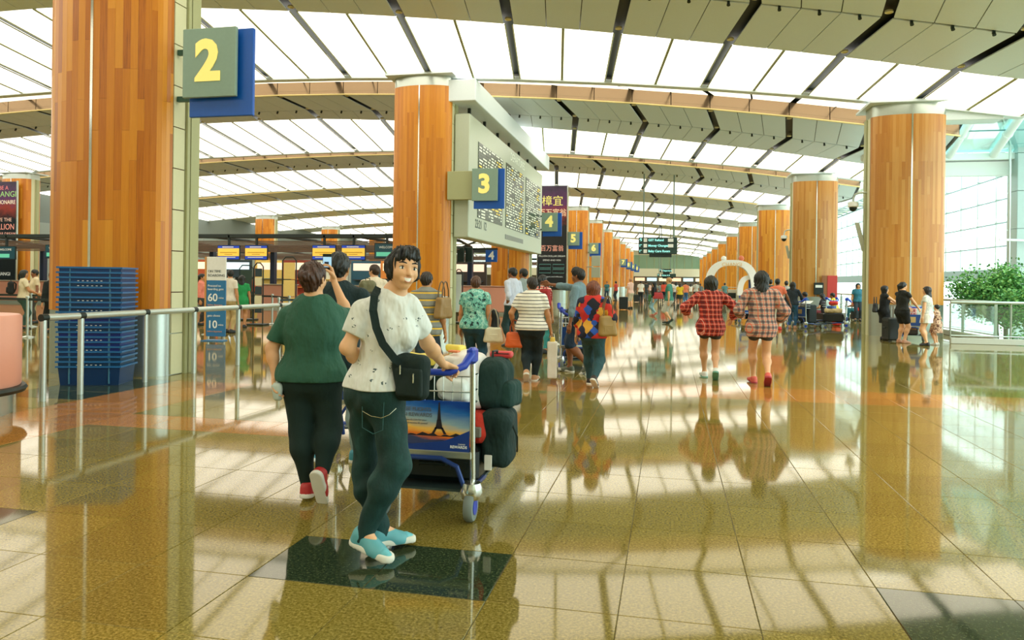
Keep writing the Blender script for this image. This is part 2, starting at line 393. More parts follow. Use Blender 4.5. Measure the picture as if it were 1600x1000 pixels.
for k in range(-1, 12):
    near = 0 <= k <= 5
    for j in range(J0, J1):
        # luminous band: two panels per module, each split in an upper and a lower sheet
        for a, b in ((j + .04, j + .488), (j + .512, j + .96)):
            piece('light_panel', [lerp(cpt(a, 'U', k), cpt(a, 'L', k), .01), lerp(cpt(b, 'U', k), cpt(b, 'L', k), .01), cpt(b, 'M', k) - Vector((0, .012, 0)), cpt(a, 'M', k) - Vector((0, .012, 0))], .03, LIGHT, near)
            piece('light_panel', [cpt(a, 'M', k) + Vector((0, .012, 0)), cpt(b, 'M', k) + Vector((0, .012, 0)), lerp(cpt(b, 'U', k), cpt(b, 'L', k), .99), lerp(cpt(a, 'U', k), cpt(a, 'L', k), .99)], .03, LIGHT, near)
            piece('upper_light_panel', [cpt(a, 'B', k), cpt(b, 'B', k), cpt(b, 'T', k), cpt(a, 'T', k)], .03, LIGHT2, near)
        for q in (j + .035, j + .965, j + .493, j + .507):
            rail.tube([cpt(q, 'U', k) - Vector((0, 0, .012)), cpt(q, 'L', k) - Vector((0, 0, .012))], .022, 4)
        # soffit: three panels per module on each facet
        for n in range(3):
            a, b = j + .045 + n * .3047, j + .045 + (n + 1) * .3047 - .008
            piece('soffit_panel', [cpt(a, 'F', k), cpt(b, 'F', k), lerp(cpt(b, 'F', k), cpt(b, 'S', k), .985), lerp(cpt(a, 'F', k), cpt(a, 'S', k), .985)], .035, SOFFIT, near)
            piece('soffit_panel', [lerp(cpt(a, 'S', k), cpt(a, 'U', k), .015), lerp(cpt(b, 'S', k), cpt(b, 'U', k), .015), cpt(b, 'U', k), cpt(a, 'U', k)], .035, SOFFIT, near)
            if near and k < 4:
                p = lerp(cpt(a, 'S', k), cpt(b, 'S', k), .45)
                if in_view(p, 40) and count['spotlight'] < 200:
                    count['spotlight'] += 1
                    if 'sp' not in tmesh:
                        sb = MB(); sb.box(-.03, -.03, -.03, .03, .03, .05); sb.tube([(0, -.01, -.01), (0, -.04, -.08)], [.034, .045], 8); tmesh['sp'] = sb.mesh('spotlight'); tmesh['sp'].materials.append(BLACK)
                    inst(tmesh['sp'], 'spotlight', ceiling, p - Vector((0, 0, .03)))
        # fascia: metal sheets above a pale gold trim
        for a, b in ((j + .005, j + .495), (j + .505, j + .995)):
            f0, f1 = cpt(a, 'F', k), cpt(b, 'F', k)
            q = [f0, f1, f1 + Vector((0, .02, .56)), f0 + Vector((0, .02, .56))]
            c = sum(q, Vector()) / 4
            pb = MB().add([v - c for v in q] + [v - c + Vector((0, .04, 0)) for v in q], [(0, 1, 2, 3), (7, 6, 5, 4), (1, 0, 4, 5), (3, 2, 6, 7)])
            if near and count['fascia_panel'] < 150 and in_view(c): count['fascia_panel'] += 1; pb.build('fascia_panel', FASCIA, ceiling, loc=c)
            else: stuff.setdefault('fascia_panel', (FASCIA, MB()))[1].add([v + 0 * c for v in q], [(0, 1, 2, 3)])
        f0, f1 = cpt(j, 'F', k), cpt(j + 1, 'F', k)
        gold.tube([f0 + Vector((0, -.05, 0)), f1 + Vector((0, -.05, 0))], .035, 6)
        l0, l1, m0, m1 = cpt(j, 'L', k), cpt(j + 1, 'L', k), cpt(j, 'B', k), cpt(j + 1, 'B', k)
        lipb.slab([l0 - Vector((0, .06, .05)), l1 - Vector((0, .06, .05)), m1 - Vector((0, 0, .05)), m0 - Vector((0, 0, .05))], .12)
        up = Vector((0, 0, .16))
        ks = ['F', 'S', 'U', 'L', 'B', 'T']
        for s0, s1 in zip(ks[:-1], ks[1:]):
            bk.add([cpt(j, s0, k) + up, cpt(j + 1, s0, k) + up, cpt(j + 1, s1, k) + up, cpt(j, s1, k) + up], [(0, 1, 2, 3)])
        t0, t1 = cpt(j, 'T', k) + up, cpt(j + 1, 'T', k) + up
        g0, g1 = cpt(j, 'F', k + 1) + up + Vector((0, .1, 0)), cpt(j + 1, 'F', k + 1) + up + Vector((0, .1, 0))
        bk.add([t0, t1, t1 + Vector((0, .3, 0)), t0 + Vector((0, .3, 0)), g1, g0], [(0, 1, 2, 3), (3, 2, 4, 5)])
bk.build('ceiling_backing', DARK, ceiling)
rail.build('divider_rail', CREAMD, ceiling, kind='stuff')
gold.build('gold_trim', GOLD, ceiling); lipb.build('beam_lip', SOFFIT, ceiling)
for kname, (m, b) in stuff.items(): b.build(kname, m, ceiling, kind='stuff')
# downlights in the dark slots of the soffit
for k in range(0, 5):
    for j in range(-8, 4):
        for key, t in (('S', .97), ('S', .05), ('U', -.1)):
            p = lerp(cpt(j, 'F', k), cpt(j, 'S', k), .93) if key == 'S' and t > .5 else (lerp(cpt(j, 'F', k), cpt(j, 'S', k), .12) if key == 'S' else lerp(cpt(j, 'S', k), cpt(j, 'U', k), .9))
            if in_view(p, 20):
                if 'dl' not in tmesh:
                    tmesh['dl'] = MB().lathe([(.09, .05), (.1, .0), (.075, -.01), (.07, .02)], 14).mesh('downlight'); tmesh['dl'].materials.append(M((236, 224, 180), .3, name='downlight_ring'))
                inst(tmesh['dl'], 'downlight', ceiling, p + Vector((0, 0, .03)))
# roof edge on the window side and unseen slab added to block sky light
edge = MB()
for k in range(-1, 12):
    ks = ['F', 'S', 'U', 'L', 'B', 'T']; pts = [cpt(J1, q, k) for q in ks]
    for a, b in zip(pts[:-1], pts[1:]):
        edge.add([a, b, (b.x, b.y, 9.6), (a.x, a.y, 9.6)], [(0, 1, 2, 3)])
as_struct(edge.build('trim_1', SOFFIT), 'cream edge of the roof on the window side', 'trim')
blockm = MB(); blockm.box(-48, -14, 10.6, 10.6, 172, 10.9)
as_struct(blockm.build('ceiling_light_block', SOFFIT), 'unseen flat slab added above the luminous ceiling to block sky light', 'ceiling')

# ------------------------------------------------------------ timber clad columns
CW = 1.06; CB = .45; CL = .6
def shell_pt(a, y0, sgn, off=0.):
    return ((CW + off) * math.cos(a), y0 + sgn * (CB + off) * math.sin(a))
def shell_mesh(z0, z1, off=0., n=28, both=True):
    b = MB(); pl = [shell_pt(math.pi + math.pi * i / n, 0, 1, off) for i in range(n + 1)] + [shell_pt(math.pi * i / n, CL, 1, off) for i in range(n + 1)]
    b.prism(pl, z0, z1); return b
_cm = {}
def column(cx, k, planks, label, group=None, top=None):
    y = colY(k); zt = (top or zl(cx)) - .06
    t = thing('timber_column', label, 'column', (cx, y, 0), 0, group)
    key = round(zt, 2)
    def cached(nm, fn, m, smooth=True):
        if (nm, key) not in _cm:
            b = fn(); b.smooth = smooth; me = b.mesh(nm); me.materials.append(m)
            if smooth: sharp(me, 30)
            _cm[(nm, key)] = me
        return inst(_cm[(nm, key)], nm, t)
    zc = zt - .34
    if planks:
        core = shell_mesh(.98, zc, -.02).build('core', M((96, 52, 20), .6, name='column_core'), t, True)
        n = 26 if cx < 0 and k == 0 else 36; NP = 4; rows = [.98 + (zc - .98) * q / NP for q in range(NP + 1)]
        for i in range(n):
            if i == n // 2: pass
            a0, a1 = math.pi + math.pi * i / n, math.pi + math.pi * (i + 1) / n
            offz = [0] + [random.choice((0, .0, .45, -.45, .9)) for _ in range(NP - 1)] + [0]
            for q in range(NP):
                z0, z1 = rows[q] + offz[q], rows[q + 1] + offz[q + 1]; o = random.uniform(0, .003)
                P = [shell_pt(a, 0, 1, e) for e in (o, -.02) for a in (a0 + .0004, a1 - .0004)]
                b = MB(); b.add([(P[0][0], P[0][1], z0 + .001), (P[1][0], P[1][1], z0 + .001), (P[1][0], P[1][1], z1 - .001), (P[0][0], P[0][1], z1 - .001), (P[2][0], P[2][1], z0), (P[3][0], P[3][1], z0), (P[3][0], P[3][1], z1), (P[2][0], P[2][1], z1)], [(0, 1, 2, 3), (0, 4, 5, 1), (2, 6, 7, 3), (1, 5, 6, 2), (3, 7, 4, 0)])
                b.build('plank', PLANK_DAYLIT if cx > 0 else (PLANK if k == 0 else PLANK2), t)
    else:
        cached('timber_cladding', lambda: shell_mesh(.98, zc), WOOD)
    cached('steel_base', lambda: shell_mesh(0, .98, -.012), STEEL)
    cached('steel_cap', lambda: shell_mesh(zc, zt + .02, -.008), STEEL)
    cached('cap_plate', lambda: MB().box(-CW - .16, -.6, zt, CW + .16, CL + .6, zt + .07), SOFFIT, False)
    cached('seam_strip', lambda: MB().box(-.022, -CB - .012, .98, .022, -CB + .02, zc).box(-.022, CL + CB - .02, .98, .022, CL + CB + .012, zc), CHROME, False)
    # cream panels on both flanks, and a channel beside them
    for sx in (-1, 1):
        if planks and sx == 1 and cx < 0:
            nn = 13; hh = zc / nn
            for q in range(nn):
                MB().box(sx * (CW - .03), 0.01, q * hh + .012, sx * (CW + .012), CL * .46, (q + 1) * hh - .004).build('flank_panel', CREAM, t)
        else:
            cached('flank_sheet_%s' % ('left' if sx < 0 else 'right'), lambda: MB().box(sx * (CW - .03), .01, 0, sx * (CW + .012), CL * .46, zc), CREAM, False).name = 'flank_panel'
        cached('flank_channel_%s' % ('left' if sx < 0 else 'right'), lambda: MB().box(sx * (CW - .03), CL * .49, 0, sx * (CW + .05), CL * .6, zc).box(sx * (CW - .03), CL * .64, 0, sx * (CW + .05), CL * .99, zc), CREAMD, False).name = 'flank_channel'
    return t
XLc, XRc, XFc = -8.56, 7.11, -40.8
ordn = ['nearest', 'second', 'third', 'fourth', 'fifth', 'sixth', 'seventh', 'eighth', 'ninth', 'tenth', 'eleventh']
for k in range(0, 11):
    lab = {0: 'large timber-clad column behind the stack of blue crates', 1: 'timber-clad column behind the smiling man, left of the flight board', 2: 'timber column under the flight board with a small blue 4 plate', 3: 'timber column behind the tall dark banner and sign 4'}.get(k, '%s timber-clad column of the left row going back' % ordn[k])
    column(XLc, k, k < 2, lab)
for k in range(1, 11):
    lab = {1: 'broad timber column behind the three women with a trolley at right', 2: 'timber column with a red notice behind the seated travellers at right'}.get(k, '%s timber-clad column of the right row going back' % ordn[k - 1])
    column(XRc, k, k < 3, lab)
for k in range(2, 7):
    column(XFc, k, False, {2: 'timber column with a dark millionaire banner beyond the check-in gantry'}.get(k, '%s timber column top seen above the check-in gantry from the left' % ordn[k - 3]))

# ------------------------------------------------------------ walls
GREY = M((150, 164, 160), .6, name='grey_wall_panel', grain=.03); OFFW = M((206, 204, 180), .55, name='offwhite_wall')
wl = struct('wall_left', 'grey panelled wall far beyond the check-in rows')
for q in range(30):
    MB().box(-47.4, -10 + q * 6.0, 0, -47.0, -10 + q * 6.0 + 5.96, 5.6).build('wall_panel', GREY, wl)
MB().box(-47.6, -14, 0, -47.42, 172, 10.6).build('wall_core', M((120, 132, 128), .7, name='wall_core_grey'), wl)
wb = MB().box(-48, -14.4, 0, 30, -14, 10.6); as_struct(wb.build('wall_light_closure', OFFW), 'plain unseen wall added behind the camera to close the light in', 'wall')  # unseen wall, added to shut the open end against sky light
wf = struct('wall_far', 'end wall of the hall with green glazing over a pale band')
YF = 166.
MB().box(-48, YF, 7.9, 11, YF + .5, 11).build('wall_head', OFFW, wf)
MB().box(-48, YF - 1.5, 3.2, 11, YF + .5, 4.9).build('pale_band', OFFW, wf)
MB().box(-48, YF + 1, 0, 11, YF + 1.4, 3.3).build('shop_back', M((96, 82, 66), .6, name='shop_brown'), wf)  # one flat brown for the back of the shops
for q in range(10):
    x = -8.2 + q * 1.62
    MB().box(x, YF, 4.9, x + 1.56, YF + .06, 7.9).build('glass_pane', M((126, 158, 132), .12, name='green_glazing', grain=.2), wf)
    MB().box(x + 1.56, YF - .08, 4.9, x + 1.62, YF + .1, 7.9).build('mullion', CREAMD, wf)
for q in range(6):
    MB().box(-7.5 + q * 2.6, YF - .2, 2.2, -7.5 + q * 2.6 + 2.1, YF, 2.9).build('lit_shop_sign', glow('shop_glow_%d' % q, [(1, .55, .3), (.45, .9, 1), (1, .8, .4)][q % 3], 1.1), wf)

# ------------------------------------------------------------ window side: void, balustrades, curtain wall, skylight
vf = MB().box(9.0, 21.7, -4.3, 40, 172, -4); as_struct(vf.build('floor_lower', M((196, 200, 190), .5, name='lower_floor')), 'lower floor beyond the balustrade', 'floor')
vw = MB().box(8.7, 21.9, -4, 9.0, 172, -.02); as_struct(vw.build('trim_2', WHITE), 'pale slab edge along the void', 'trim')
MB().box(9.0, 21.55, -4, 30, 21.7, -.3).build('trim_3', WHITE); as_struct(bpy.data.objects['trim_3'], 'pale slab edge across the void', 'trim')
def balustrade(name, label, a, b, n, h=1.12):
    a, b = Vector(a), Vector(b); d = b - a; L = d.length; rz = math.atan2(d.y, d.x)
    t = thing(name, label, 'balustrade', a, rz)
    MB().rbox(0, -.06, 0, L, .06, .16, .012).build('kerb', M((196, 200, 188), .4, name='kerb_stone'), t)
    MB().tube([(0, 0, h), (L, 0, h)], .042, 10).build('handrail', STEEL, t, True)
    MB().tube([(0, -.03, .22), (L, -.03, .22)], .02, 8).build('lower_rail', STEEL, t, True)
    for q in range(n + 1):
        x = L * q / n
        MB().box(x - .012, -.035, .16, x + .012, .035, h - .03).build('post', STEEL, t)
    for q in range(n):
        MB().box(L * q / n + .02, -.006, .26, L * (q + 1) / n - .02, .006, h - .1).build('glass_pane', GL_CLEAR, t)
    return t
balustrade('glass_balustrade', 'glass balustrade with steel handrail in front of the trees', (7.45, 22.1, 0), (19, 21.6, 0), 8)
balustrade('glass_balustrade', 'glass balustrade along the void behind the right row of columns', (8.75, 22.6, 0), (8.75, 60, 0), 16)
# curtain wall of large panes on thin rods
XW = 17.0
cw = struct('window_1', 'tall glass curtain wall on thin rods beyond the trees')
zs = [2.5 + 1.22 * q for q in range(6)]
pane_me = MB().box(-.012, .02, .015, .012, 2.38, 1.205).mesh('pane'); pane_me.materials.append(GL_CLEAR)
for q in range(36):
    y = 41 + q * 2.4
    for z in zs[:-1]:
        inst(pane_me, 'pane', cw, (XW, y, z))
    MB().tube([(XW - .25, y, 2.3), (XW - .25, y, zs[-1] + .2)], .02, 6).build('rod', STEEL, cw)
    for z in zs: MB().tube([(XW - .3, y, z), (XW, y, z)], .03, 6).build('glass_clamp', STEEL, cw)
for z in zs: MB().tube([(XW - .05, 41, z), (XW - .05, 127, z)], .03, 6).build('mullion', M((130, 150, 150), .4, .5, name='mullion_grey'), cw)
MB().box(XW - .3, 39, 1.9, XW + .3, 130, 2.5).build('sill_beam', GREY, cw)
MB().box(XW - .1, 39, -4, XW + .1, 130, -1.2).build('lower_upstand', WHITE, cw)
hood = MB()
for q in range(14): hood.lathe([(.05, 0), (.5, .05), (.62, 1.0), (.62, 2.6), (.55, 3.2), (.05, 3.25)], 14, (XW - .2, 42 + q * 6, zs[-1] + 1.0), 'Y')
hood.build('hood', WHITE, cw, True)
tr = MB()
for q in range(40):
    y = 41 + q * 2.1; tr.tube([(XW - 1.2, y, zs[-1] + .3), (XW, y + 1.05, zs[-1] + .1)], .035, 5); tr.tube([(XW - 1.2, y + 2.1, zs[-1] + .3), (XW, y + 1.05, zs[-1] + .1)], .035, 5)
tr.tube([(XW - 1.2, 41, zs[-1] + .3), (XW - 1.2, 126, zs[-1] + .3)], .05, 6); tr.tube([(XW, 41, zs[-1] + .1), (XW, 126, zs[-1] + .1)], .05, 6)
tr.build('truss', M((150, 170, 168), .4, .5, name='truss_grey'), cw, kind='stuff')
MB().box(XW - .6, 41, zs[-1] + 1.5, XW + 3, 130, zs[-1] + 3.4).build('bulkhead', OFFW, cw)
# grey clad pier at the frame edge, with its vertical joints
pier = thing('grey_pier', 'tall grey clad pier at the right end of the curtain wall', 'pier', aty(1604, 500, 36).xy.to_3d(), 0)
for q in range(9):
    for sx in (-1, 1):
        MB().rbox(-.62 if sx < 0 else .01, -.5, -4 + q * 1.62, -.01 if sx < 0 else .62, .5, -4 + (q + 1) * 1.62 - .015, .01).build('cladding_panel', M((170, 184, 178), .4, .2, name='pier_panel'), pier)
MB().tube([(-1.0, -.7, -4), (-1.0, -.7, 9.4)], .05, 8).build('pipe', STEEL, pier, True)
MB().tube([(-1.4, -.75, 3.6), (1.2, -.75, 3.5)], .05, 8).build('bracket_arm', WHITE, pier, True)
# sloped glazed roof between hall roof and curtain wall
sk = struct('window_2', 'sloped teal glass roof on white tubular beams beyond the ceiling')
GY_ = 36.
A1, A2 = aty(1482, 246, GY_), aty(1550, 245, GY_)
step = A2.x - A1.x; zb = A1.z
tdir = (aty(1602, 172, GY_ - 4.0) - A2)
for q in range(-2, 6):
    b0 = Vector((A1.x + step * q, GY_, zb)); t0 = b0 + tdir * 1.5
    MB().tube([b0, t0], .16, 12).build('tube_beam', WHITE, sk, True)
    MB().lathe([(.05, -.02), (.2, 0), (.2, .14), (.05, .16)], 12, tuple(lerp(b0, t0, .35)), 'Y').build('collar', WHITE, sk, True)
    b1 = b0 + Vector((step, 0, 0)); u = Vector((0, -.05, .16))
    for r0, r1 in ((0, .33), (.335, .66), (.665, 1)):
        MB().slab([lerp(b0, t0, r0) + u, lerp(b1, b1 + tdir * 1.5, r0) + u, lerp(b1, b1 + tdir * 1.5, r1) + u, lerp(b0, t0, r1) + u], .02).build('pane', GL_TEAL, sk)
    MB().tube([lerp(b0, t0, .34) + u, lerp(b1, b1 + tdir * 1.5, .34) + u], .03, 6).build('glazing_bar', M((110, 140, 140), .4, .4, name='glazing_bar'), sk)
MB().box(9.4, GY_ - .2, zb - .15, 26, GY_ + .5, zb + .12).build('gutter', WHITE, sk)
MB().box(9.4, GY_ + .1, zb - .8, 17.3, GY_ + .5, zb - .2).build('bulkhead', WHITE, sk)
# cream beam stub with a round downlight, right of the broad column
bs = thing('beam_stub', 'short cream beam with a round downlight beside the broad right column', 'beam', (0, 0, 0))
p0, p1 = aty(1474, 168, 25.3), aty(1560, 190, 25.3)
MB().rbox(p0.x - .3, 24.9, p1.z, p1.x, 25.6, p1.z + .42, .02).build('beam', SOFFIT, bs)
MB().lathe([(.22, .06), (.24, 0), (.2, -.03), (.05, -.04)], 20, (p1.x - .75, 25.2, p1.z + .44)).build('downlight', glow('round_downlight', (1, .95, .8), 2.5), bs)
# ------------------------------------------------------------ numbered gate signs on the left row
def gate_sign(num, k, label, xl=-6.98, zc=4.62, w=.86, h=1.0, arm=True):
    y = colY(k) - .44
    t = thing('gate_sign', label, 'sign', (xl + w / 2, y, zc), 0, 'numbered gate signs along the left columns')
    MB().rbox(-w / 2, -.06, -h / 2, w / 2, .0, h / 2, .008).build('number_plate', TAUPE, t)
    MB().rbox(-w / 2 + .04, .05, -h / 2 - .26, w / 2 + .21, .11, h / 2 + .0, .008).build('blue_plate', BLUE, t)
    text(num, .86 * h * .92, YEL, t, (-.02, -.066, .0), bold=.035, name='number')
    MB().box(-w / 2 + .1, 0, -.3, w / 2 - .1, .05, .3).build('spacer', DARK, t)
    g = xl - (XLc + CW)
    if arm:
        for z in (-.36, .36): MB().box(-w / 2 - g + .02, .5, z - .04, -w / 2 + .08, .56, z + .04).box(-w / 2 + .02, 0, z - .04, -w / 2 + .08, .5, z + .04).build('bracket', M((52, 92, 76), .5, .2, name='bracket_green'), t)
    else:
        MB().rbox(-w / 2 - g - .05, .12, -.48, -w / 2 + .1, .34, .5, .01).build('bracket', CREAMD, t)
    return t
gate_sign('2', 0, 'grey sign plate with a yellow number two on the big column')
gate_sign('3', 1, 'grey sign plate with a yellow number three in front of the flight board', -6.62, 4.8, .9, 1.1, False)
for n, k, nw in (('4', 2, 'four before the tall dark banner'), ('5', 3, 'five right of the tall dark banner'), ('6', 4, 'six, beside a tilted panel'), ('7', 7, 'seven, small and far down the hall'), ('8', 8, 'eight, small and far down the hall'), ('9', 9, 'nine, tiny and far down the hall'), ('10', 10, 'ten, tiniest at the far end')):
    gate_sign(n, k, 'grey and blue sign plate with yellow number %s' % nw, -6.75 if k == 2 else -7.35, 4.75)
# ------------------------------------------------------------ flight board
FX = -6.9
fy = lambda px: atx(px, 300, FX).y
ya, yb = fy(733), fy(847)
fb = thing('flight_board', 'huge grey departures board full of flight rows hung beside the second column', 'display board', (FX, 0, 0))
BG = M((190, 200, 180), .4, .15, name='board_grey')
MB().rbox(-.55, ya, 3.05, 0, yb, 7.4, .03).build('housing', BG, fb)
MB().rbox(-.75, ya - .35, 7.75, .28, yb + .6, 8.5, .02).build('top_beam', SOFFIT, fb)
for q in range(7):
    y = ya + .8 + q * (yb - ya - 1.6) / 6; MB().box(-.3, y - .06, 7.35, -.2, y + .06, 7.8).build('hanger', DARK, fb)
SCR = M((14, 54, 36), .3, name='board_row'); SCRB = M((112, 124, 104), .35, name='board_screen')
WL = M((226, 232, 214), .5, emit=.3, name='board_white'); YL = M((244, 214, 92), .5, emit=.35, name='board_yellow')
rnd = random.Random(3)
for c, (pa, pb) in enumerate(((746, 785), (790, 818), (821, 844))):
    y0, y1 = fy(pa), fy(pb); z0, z1 = 3.85, 6.62
    MB().box(-.01, y0, z0, .012, y1, z1).build('screen', SCRB, fb)
    nr = 24; hh = (z1 - z0) / nr; wt = MB(); yt = MB()
    for q in range(nr):
        MB().box(.0, y0 + .03, z0 + q * hh + .012, .022, y1 - .03, z0 + (q + 1) * hh - .012).build('flight_row', SCR, fb)
        L = y1 - y0; za, zc = z0 + q * hh + .03, z0 + (q + 1) * hh - .03
        u = .03
        while u < .95:
            wd = rnd.choice((.05, .09, .14)); b = yt if (.70 < u < .85 and rnd.random() < .5) or rnd.random() < .05 else wt
            if rnd.random() < .82: b.box(.0, y0 + u * L, za, .028, y0 + min(.97, u + wd) * L, zc)
            u += wd + .045
    wt.build('row_lettering', WL, fb, kind='stuff'); yt.build('remark_lettering', YL, fb, kind='stuff')
text('DEPARTURES', .5, WL, fb, (.006, (fy(788) + fy(826)) / 2, 7.02), rz=R(90), sx=1.1)
MB().box(-.01, fy(790), 3.35, .012, fy(818), 3.55).build('notice_strip', M((120, 130, 120), .4, name='notice_strip'), fb)
text('23:21  12', .45, M((60, 80, 80), .5, name='clock_ink'), fb, (.006, fy(752), 3.6), rz=R(90))
# ------------------------------------------------------------ tall dark banners
def banner(name, label, x, y, w, z0, z1, lines, night):
    t = thing(name, label, 'banner', (x, y, 0))
    nt = NT('banner_print_' + name); o = nt.obj(); zz = nt.xyz(o)[2]
    f = nt.math('DIVIDE', nt.math('SUBTRACT', zz, z0), z1 - z0)
    f2 = nt.math('ADD', f, nt.math('MULTIPLY', nt.math('SUBTRACT', nt.noise(o, 2.2, 5., .7).outputs[0], .5), .2))
    nt.base(nt.ramp(f2, [(0, lin((16, 30, 36))), (.62, lin((14, 22, 30))), (.74, lin((150, 52, 40))), (.82, lin((92, 44, 96))), (1, lin((40, 24, 52)))])); pm = nt.fin(.4)
    MB().rbox(-w / 2, -.03, z0, w / 2, .03, z1, .005).build('print', pm, t)
    for sx in (-1, 1): MB().box(sx * w / 2 - .03, -.05, z0 - .1, sx * w / 2 + .03, .05, z1 + .05).build('side_bar', STEEL, t)
    for body, size, z, colr, sx_ in lines:
        text(body, size, M(colr, .5, emit=.25, name='banner_ink'), t, (0, -.036, z), name='lettering', sx=sx_)
    return t
bn = banner('tall_banner', 'tall dark banner with Chinese characters behind sign 4', XLc + .1, colY(3) - .75, 2.2, 1.0, 8.6,
       [('樟宜', .8, 7.45, (230, 220, 120), 1), ('百万富翁', .6, 6.6, (246, 214, 176), .86), ('百万富翁', .48, 4.0, (240, 170, 150), .9), ('MILLION DOLLAR DREAM', .17, 3.45, (220, 226, 220), 1), ('SPEND AND WIN', .17, 3.15, (220, 226, 220), 1), ('changiairport.com/millionaire', .14, 1.95, (210, 220, 220), 1), ('CHANGI', .3, 1.3, (230, 236, 230), 1)], True)
fm = MB()
for sx in (-.5, .5):
    for z in (2.35, 2.72): fm.tube([(sx - .42, -.04, z - .13), (sx + .42, -.04, z - .13), (sx + .42, -.04, z + .13), (sx - .42, -.04, z + .13)], .018, 5, True)
fm.build('info_frames', M((120, 190, 190), .5, name='frame_teal'), bn)
banner('tall_banner', 'tall dark millionaire banner on the column at the left edge', XFc - .2, colY(2) - .75, 2.0, 1.2, 7.4,
       [('BE A', .36, 7.0, (214, 120, 120), 1), ('CHANGI', .5, 6.6, (150, 200, 120), 1), ('MILLIONAIRE', .36, 6.1, (240, 226, 200), .85), ('LIVE THE', .32, 5.0, (232, 190, 170), 1), ('MILLION', .52, 4.55, (240, 160, 140), .85), ('DOLLAR DREAM', .3, 4.1, (236, 176, 160), .85), ('Spend a minimum of $50', .13, 3.7, (230, 232, 226), 1), ('for a chance to', .13, 3.52, (230, 232, 226), 1), ('win', .13, 3.34, (230, 232, 226), 1), ('CHANGI', .3, 1.6, (226, 232, 226), 1)], True)
# ------------------------------------------------------------ stack of blue crates
CR = [M(c, .4, name='crate_blue_%d' % i, grain=.05) for i, c in enumerate(((10, 56, 104), (10, 66, 118), (16, 48, 124), (8, 60, 96)))]
def crate_mesh():
    b = MB(); w0, d0, w1, d1, h, th = .383, .25, .405, .27, .25, .004
    def rect(w, d, z): return [(-w, -d, z), (w, -d, z), (w, d, z), (-w, d, z)]
    vs = rect(w0, d0, 0) + rect(w1, d1, h) + rect(w1 + .022, d1 + .022, h) + rect(w1 + .022, d1 + .022, h + .014) + rect(w1 - th, d1 - th, h + .014) + rect(w0 - th, d0 - th, th)
    fs = [(3, 2, 1, 0)]
    for r in range(5):
        for i in range(4): fs.append((r * 4 + i, r * 4 + (i + 1) % 4, r * 4 + 4 + (i + 1) % 4, r * 4 + 4 + i))
    fs.append((20, 21, 22, 23)); b.add(vs, fs)
    return b.mesh('crate_shell')
cme = []
for m in CR:
    me = crate_mesh(); me.materials.append(m); cme.append(me)
rim_b = MB()
for x0, y0, x1, y1 in ((-.43, -.296, .43, -.27), (-.43, .27, .43, .296), (-.43, -.27, -.404, .27), (.404, -.27, .43, .27)): rim_b.box(x0, y0, .243, x1, y1, .267)
rim_me = rim_b.mesh('rim'); rim_me.materials.append(M((30, 104, 164), .35, name='crate_rim'))
rib_b = MB()
for sx in (-.26, .26): rib_b.box(sx - .008, -.272, .02, sx + .008, -.236, .24)
rib_me = rib_b.mesh('rib'); rib_me.materials.append(M((70, 130, 160), .4, name='crate_rib'))
NCR = 21; cb = Vector((-7.92, 9.05, 0))
for i in range(NCR):
    NW = ['topmost', 'second', 'third', 'fourth', 'fifth', 'sixth', 'seventh', 'eighth', 'ninth', 'tenth', 'eleventh', 'twelfth', 'thirteenth', 'fourteenth', 'fifteenth', 'sixteenth', 'seventeenth', 'eighteenth', 'nineteenth', 'twentieth', 'lowest']; pos_ = 'lowest of all' if i == 0 else NW[NCR - 1 - i] + ' counted from the top'
    t = thing('storage_crate', 'blue plastic crate in the stack by the big column, %s' % pos_, 'crate', cb + Vector((random.uniform(-.006, .006), random.uniform(-.006, .006), i * .0685)), R(19 + random.uniform(-.6, .6)), 'blue crates stacked by the first column')
    inst(random.choice(cme), 'shell', t); inst(rib_me, 'rib', t); inst(rim_me, 'rim', t)
    if i in (1, 4, 6, 8, 9, 12, 14, 17, 18): text('- - - - - -', .1, WHITE, t, (0, -.2715, .218), name='worn_marking', depth=.001)
# ------------------------------------------------------------ pink counter at the left edge
pc = thing('rounded_counter', 'rounded pink counter with black bumper and steel base at the left edge', 'counter', (-7.55, 6.45, 0))
MB().lathe([(.62, 0), (.62, .24)], 40).build('steel_base', STEEL, pc, True)
MB().lathe([(.66, .22), (.74, .235), (.76, .27), (.74, .3), (.66, .31)], 40).build('bumper', BLACK, pc, True)
MB().lathe([(.69, .3), (.70, .32), (.70, 1.05), (.68, 1.075), (.3, 1.08)], 40).build('body', PINK, pc, True)
MB().lathe([(.44, 1.07), (.46, 1.09), (.46, 1.24), (.44, 1.27), (.1, 1.28)], 32, (-.3, .05, 0)).build('upper_shelf', PINK, pc, True)
# ------------------------------------------------------------ steel barrier rail
RY = [7.52, 8.1, 9.29, 10.4, 11.62, 13.0, 14.4, 15.8]
RAILM = M((196, 206, 200), .3, .55, name='satin_rail')
br = thing('barrier_rail', 'long satin steel barrier rail on round posts in front of the crates', 'railing', (-7.34, RY[0], 0))
for y in RY:
    MB().tube([(0, y - RY[0], 0), (0, y - RY[0], .97)], .037, 14).build('post', RAILM, br, True)
    MB().tube([(0, y - RY[0] - .04, 1.0), (0, y - RY[0] + .05, 1.0)], .045, 12).build('joint', BLACK, br, True)
for a, b in zip(RY[:-1], RY[1:]):
    MB().tube([(0, a - RY[0] + .05, 1.0), (0, b - RY[0] - .04, 1.0)], .042, 14).build('rail', RAILM, br, True)
br2 = thing('barrier_rail', 'short steel barrier rail just right of the second column base', 'railing', (-7.3, 26.0, 0))
for y in (0, 1.4, 2.8):
    MB().tube([(0, y, 0), (0, y, 1.0)], .037, 10).build('post', RAILM, br2, True)
